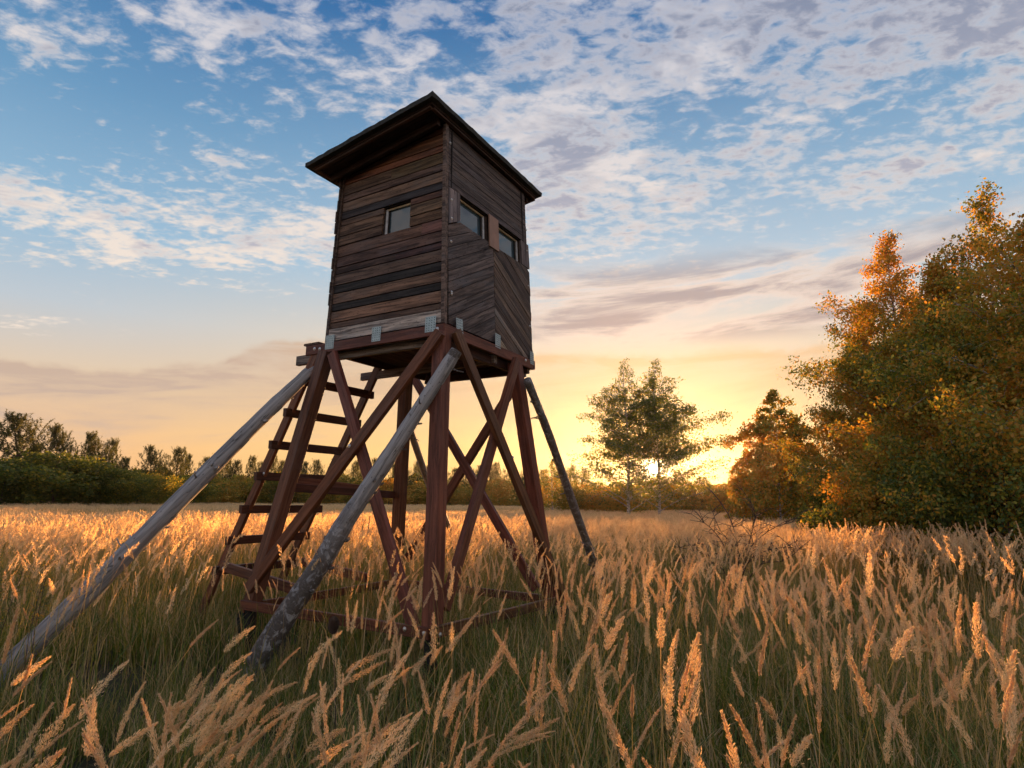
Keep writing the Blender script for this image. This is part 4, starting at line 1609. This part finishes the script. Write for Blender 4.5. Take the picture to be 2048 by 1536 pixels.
P = field(gg, .55, 5.5, 34)
wind_scatter('green_grass', GREENT, 4, P, gg, 'dense green grass blades between the dry stems near the camera', 'grass', (.7, 1.1), 3)
P = field(gg, 5.5, 14, 12)
wind_scatter('green_grass', GREENT, 4, P, gg, 'green grass blades further into the field', 'grass', (.7, 1.1), 3)
P = field(gg, 1.2, 5.8, 6.6)
azp = np.degrees(np.arctan2(P[:, 0], P[:, 1]))
den = np.interp(azp, [-40, -8, 5, 22, 40], [.55, .60, .65, 1.25, 1.35]) * np.where((np.hypot(P[:, 0], P[:, 1]) > 3.6) & (azp < 8), .5, 1.0)
rr_ = np.hypot(P[:, 0], P[:, 1])
den = np.where((azp < -17) & (rr_ > 2.5), .10, den)      # shorter growth round the left stay
P = P[gg.random(len(P)) < den]
keep = np.ones(len(P), bool)
wind_scatter('feather_reed_grass', NEAR, 6, P[keep], gg, 'tall dry feathery grass plumes in the foreground', 'grass', (.72, .98))
P = field(gg, .95, 2.8, 10.5, -44, -7)
wind_scatter('windblown_grass', WINDY, 4, P, gg, 'pale plumes bent over to the right by the wind, lower left', 'grass', (.66, .92), .5)
P = field(gg, 5.2, 15, 11)
dn = np.interp(np.hypot(P[:, 0], P[:, 1]), [5.2, 7.5, 9.5, 15], [.26, .42, 1.0, 1.0])
P = P[gg.random(len(P)) < dn]
wind_scatter('feather_reed_grass', MID, 6, P, gg, 'dry feathery grass plumes around and behind the tower', 'grass', (.80, 1.02))
P = field(gg, 15, 70, 5.0)
far_keep = ((P[:, 0] - ROAD_P.x) * ROAD_N.x + (P[:, 1] - ROAD_P.y) * ROAD_N.y)
wind_scatter('feather_reed_grass', FAR, 5, P, gg, 'far part of the dry grass field reaching to the trees', 'grass', (.78, 1.0), 3)

# ------------------------------------------------------------------ single weeds
def weeds():
    r_ = random.Random(31)
    # orange-brown goldenrod clump at the left edge
    base = at(-40, 1300, D=5.6); base.z = 0
    root = tag(empty('weed_clump', base), 'thin clump of faded brown weeds at the left edge of the field', 'weeds')
    limbs, P = [], []
    for k in range(9):
        a, r = r_.uniform(0, 6.28), r_.uniform(.05, .36)
        b = Vector((math.cos(a) * r, math.sin(a) * r, 0))
        h = r_.uniform(.8, 1.22)
        e = b + Vector((r_.uniform(.05, .22), r_.uniform(-.1, .1), h))
        m1 = b.lerp(e, .5) + Vector((-.03, 0, .03))
        limbs.append(([b, m1, e], .004, .0015))
        for q in range(26):
            t = r_.uniform(.55, 1.0)
            p = m1.lerp(e, (t - .5) * 2) if t > .5 else b
            d = Vector((r_.uniform(-1, 1), r_.uniform(-1, 1), .25)).normalized() * (.14 * (1.15 - t) + .03)
            limbs.append(([p, p + d * .6 + Vector((0, 0, .012)), p + d], .0012, .0006))
            for z in range(7):
                c = p + d * r_.uniform(.25, 1.05)
                P.append(tuple(c + Vector((r_.gauss(0, .005), r_.gauss(0, .005), r_.gauss(0, .006)))))
    V, F = limb_tubes(limbs, 4)
    link('stems', mesh('stems', V, F, True), M['twig'], root)
    g = np.random.default_rng(3)
    V, F = leaves(np.array(P), .006, g, None, .1)
    link('flower_heads', fast_mesh('flower_heads', V, F, {'tint': np.clip(g.normal(.6, .2, len(P)), 0, 1)}), BIRCH_LEAF, root)
    # two dried teasel-like seed heads
    for px, py, D, r0, lab in ((667, 1252, 3.4, .021, 'dark dried seed head standing in front of the near log stay'),):
        top = at(px, py, D=D)
        base = Vector((top.x + .04, top.y, 0))
        root = tag(empty('dried_seed_head', base), lab, 'dried plant')
        tl = top - base
        V, F = limb_tubes([([Vector((0, 0, 0)), tl * .5 + Vector((.02, 0, 0)), tl], .0035, .002)], 6)
        link('stem', mesh('stem', V, F, True), M['twig'], root)
        V, F = [], []
        n = 420
        for k in range(n):
            z = 1 - 2 * (k + .5) / n
            a = k * 2.399963
            rr = math.sqrt(1 - z * z)
            d = Vector((math.cos(a) * rr, math.sin(a) * rr, z))
            c = tl + Vector((d.x * r0, d.y * r0, d.z * r0 * 1.7))
            s1 = d.orthogonal().normalized() * .0026
            s2 = d.cross(s1)
            b0 = len(V)
            V += [c + s1, c - s1 * .5 + s2, c - s1 * .5 - s2, c + d * .011 + Vector((0, 0, .005))]
            F += [(b0, b0 + 1, b0 + 3), (b0 + 1, b0 + 2, b0 + 3), (b0 + 2, b0, b0 + 3)]
        v2, f2 = tube([tl + Vector((0, 0, -r0 * 1.7)), tl + Vector((0, 0, -r0)), tl, tl + Vector((0, 0, r0)), tl + Vector((0, 0, r0 * 1.7))], [.002, r0 * .8, r0, r0 * .8, .002], 10)
        b0 = len(V)
        V += v2
        F += [tuple(x + b0 for x in f) for f in f2]
        link('head', mesh('head', V, F), M['twig'], root)


weeds()

# ------------------------------------------------------------------ evening haze
def haze():
    x0, x1, y0, y1, z0, z1 = -420, 420, -30, 420, -1.2, 30
    V = [(x, y, z) for z in (z0, z1) for y in (y0, y1) for x in (x0, x1)]
    F = [(0, 2, 3, 1), (4, 5, 7, 6), (0, 1, 5, 4), (2, 6, 7, 3), (0, 4, 6, 2), (1, 3, 7, 5)]
    m, N = new_mat('evening haze')
    v = N.n('ShaderNodeVolumePrincipled')
    v.inputs['Color'].default_value = (.95, .93, .9, 1)
    v.inputs['Density'].default_value = .00010
    v.inputs['Anisotropy'].default_value = .84
    N.n('ShaderNodeOutputMaterial', {'Volume': v.outputs[0]})
    tag(link('haze', mesh('haze', V, F), m), 'thin golden evening haze over the field', 'haze', kind='stuff')


haze()
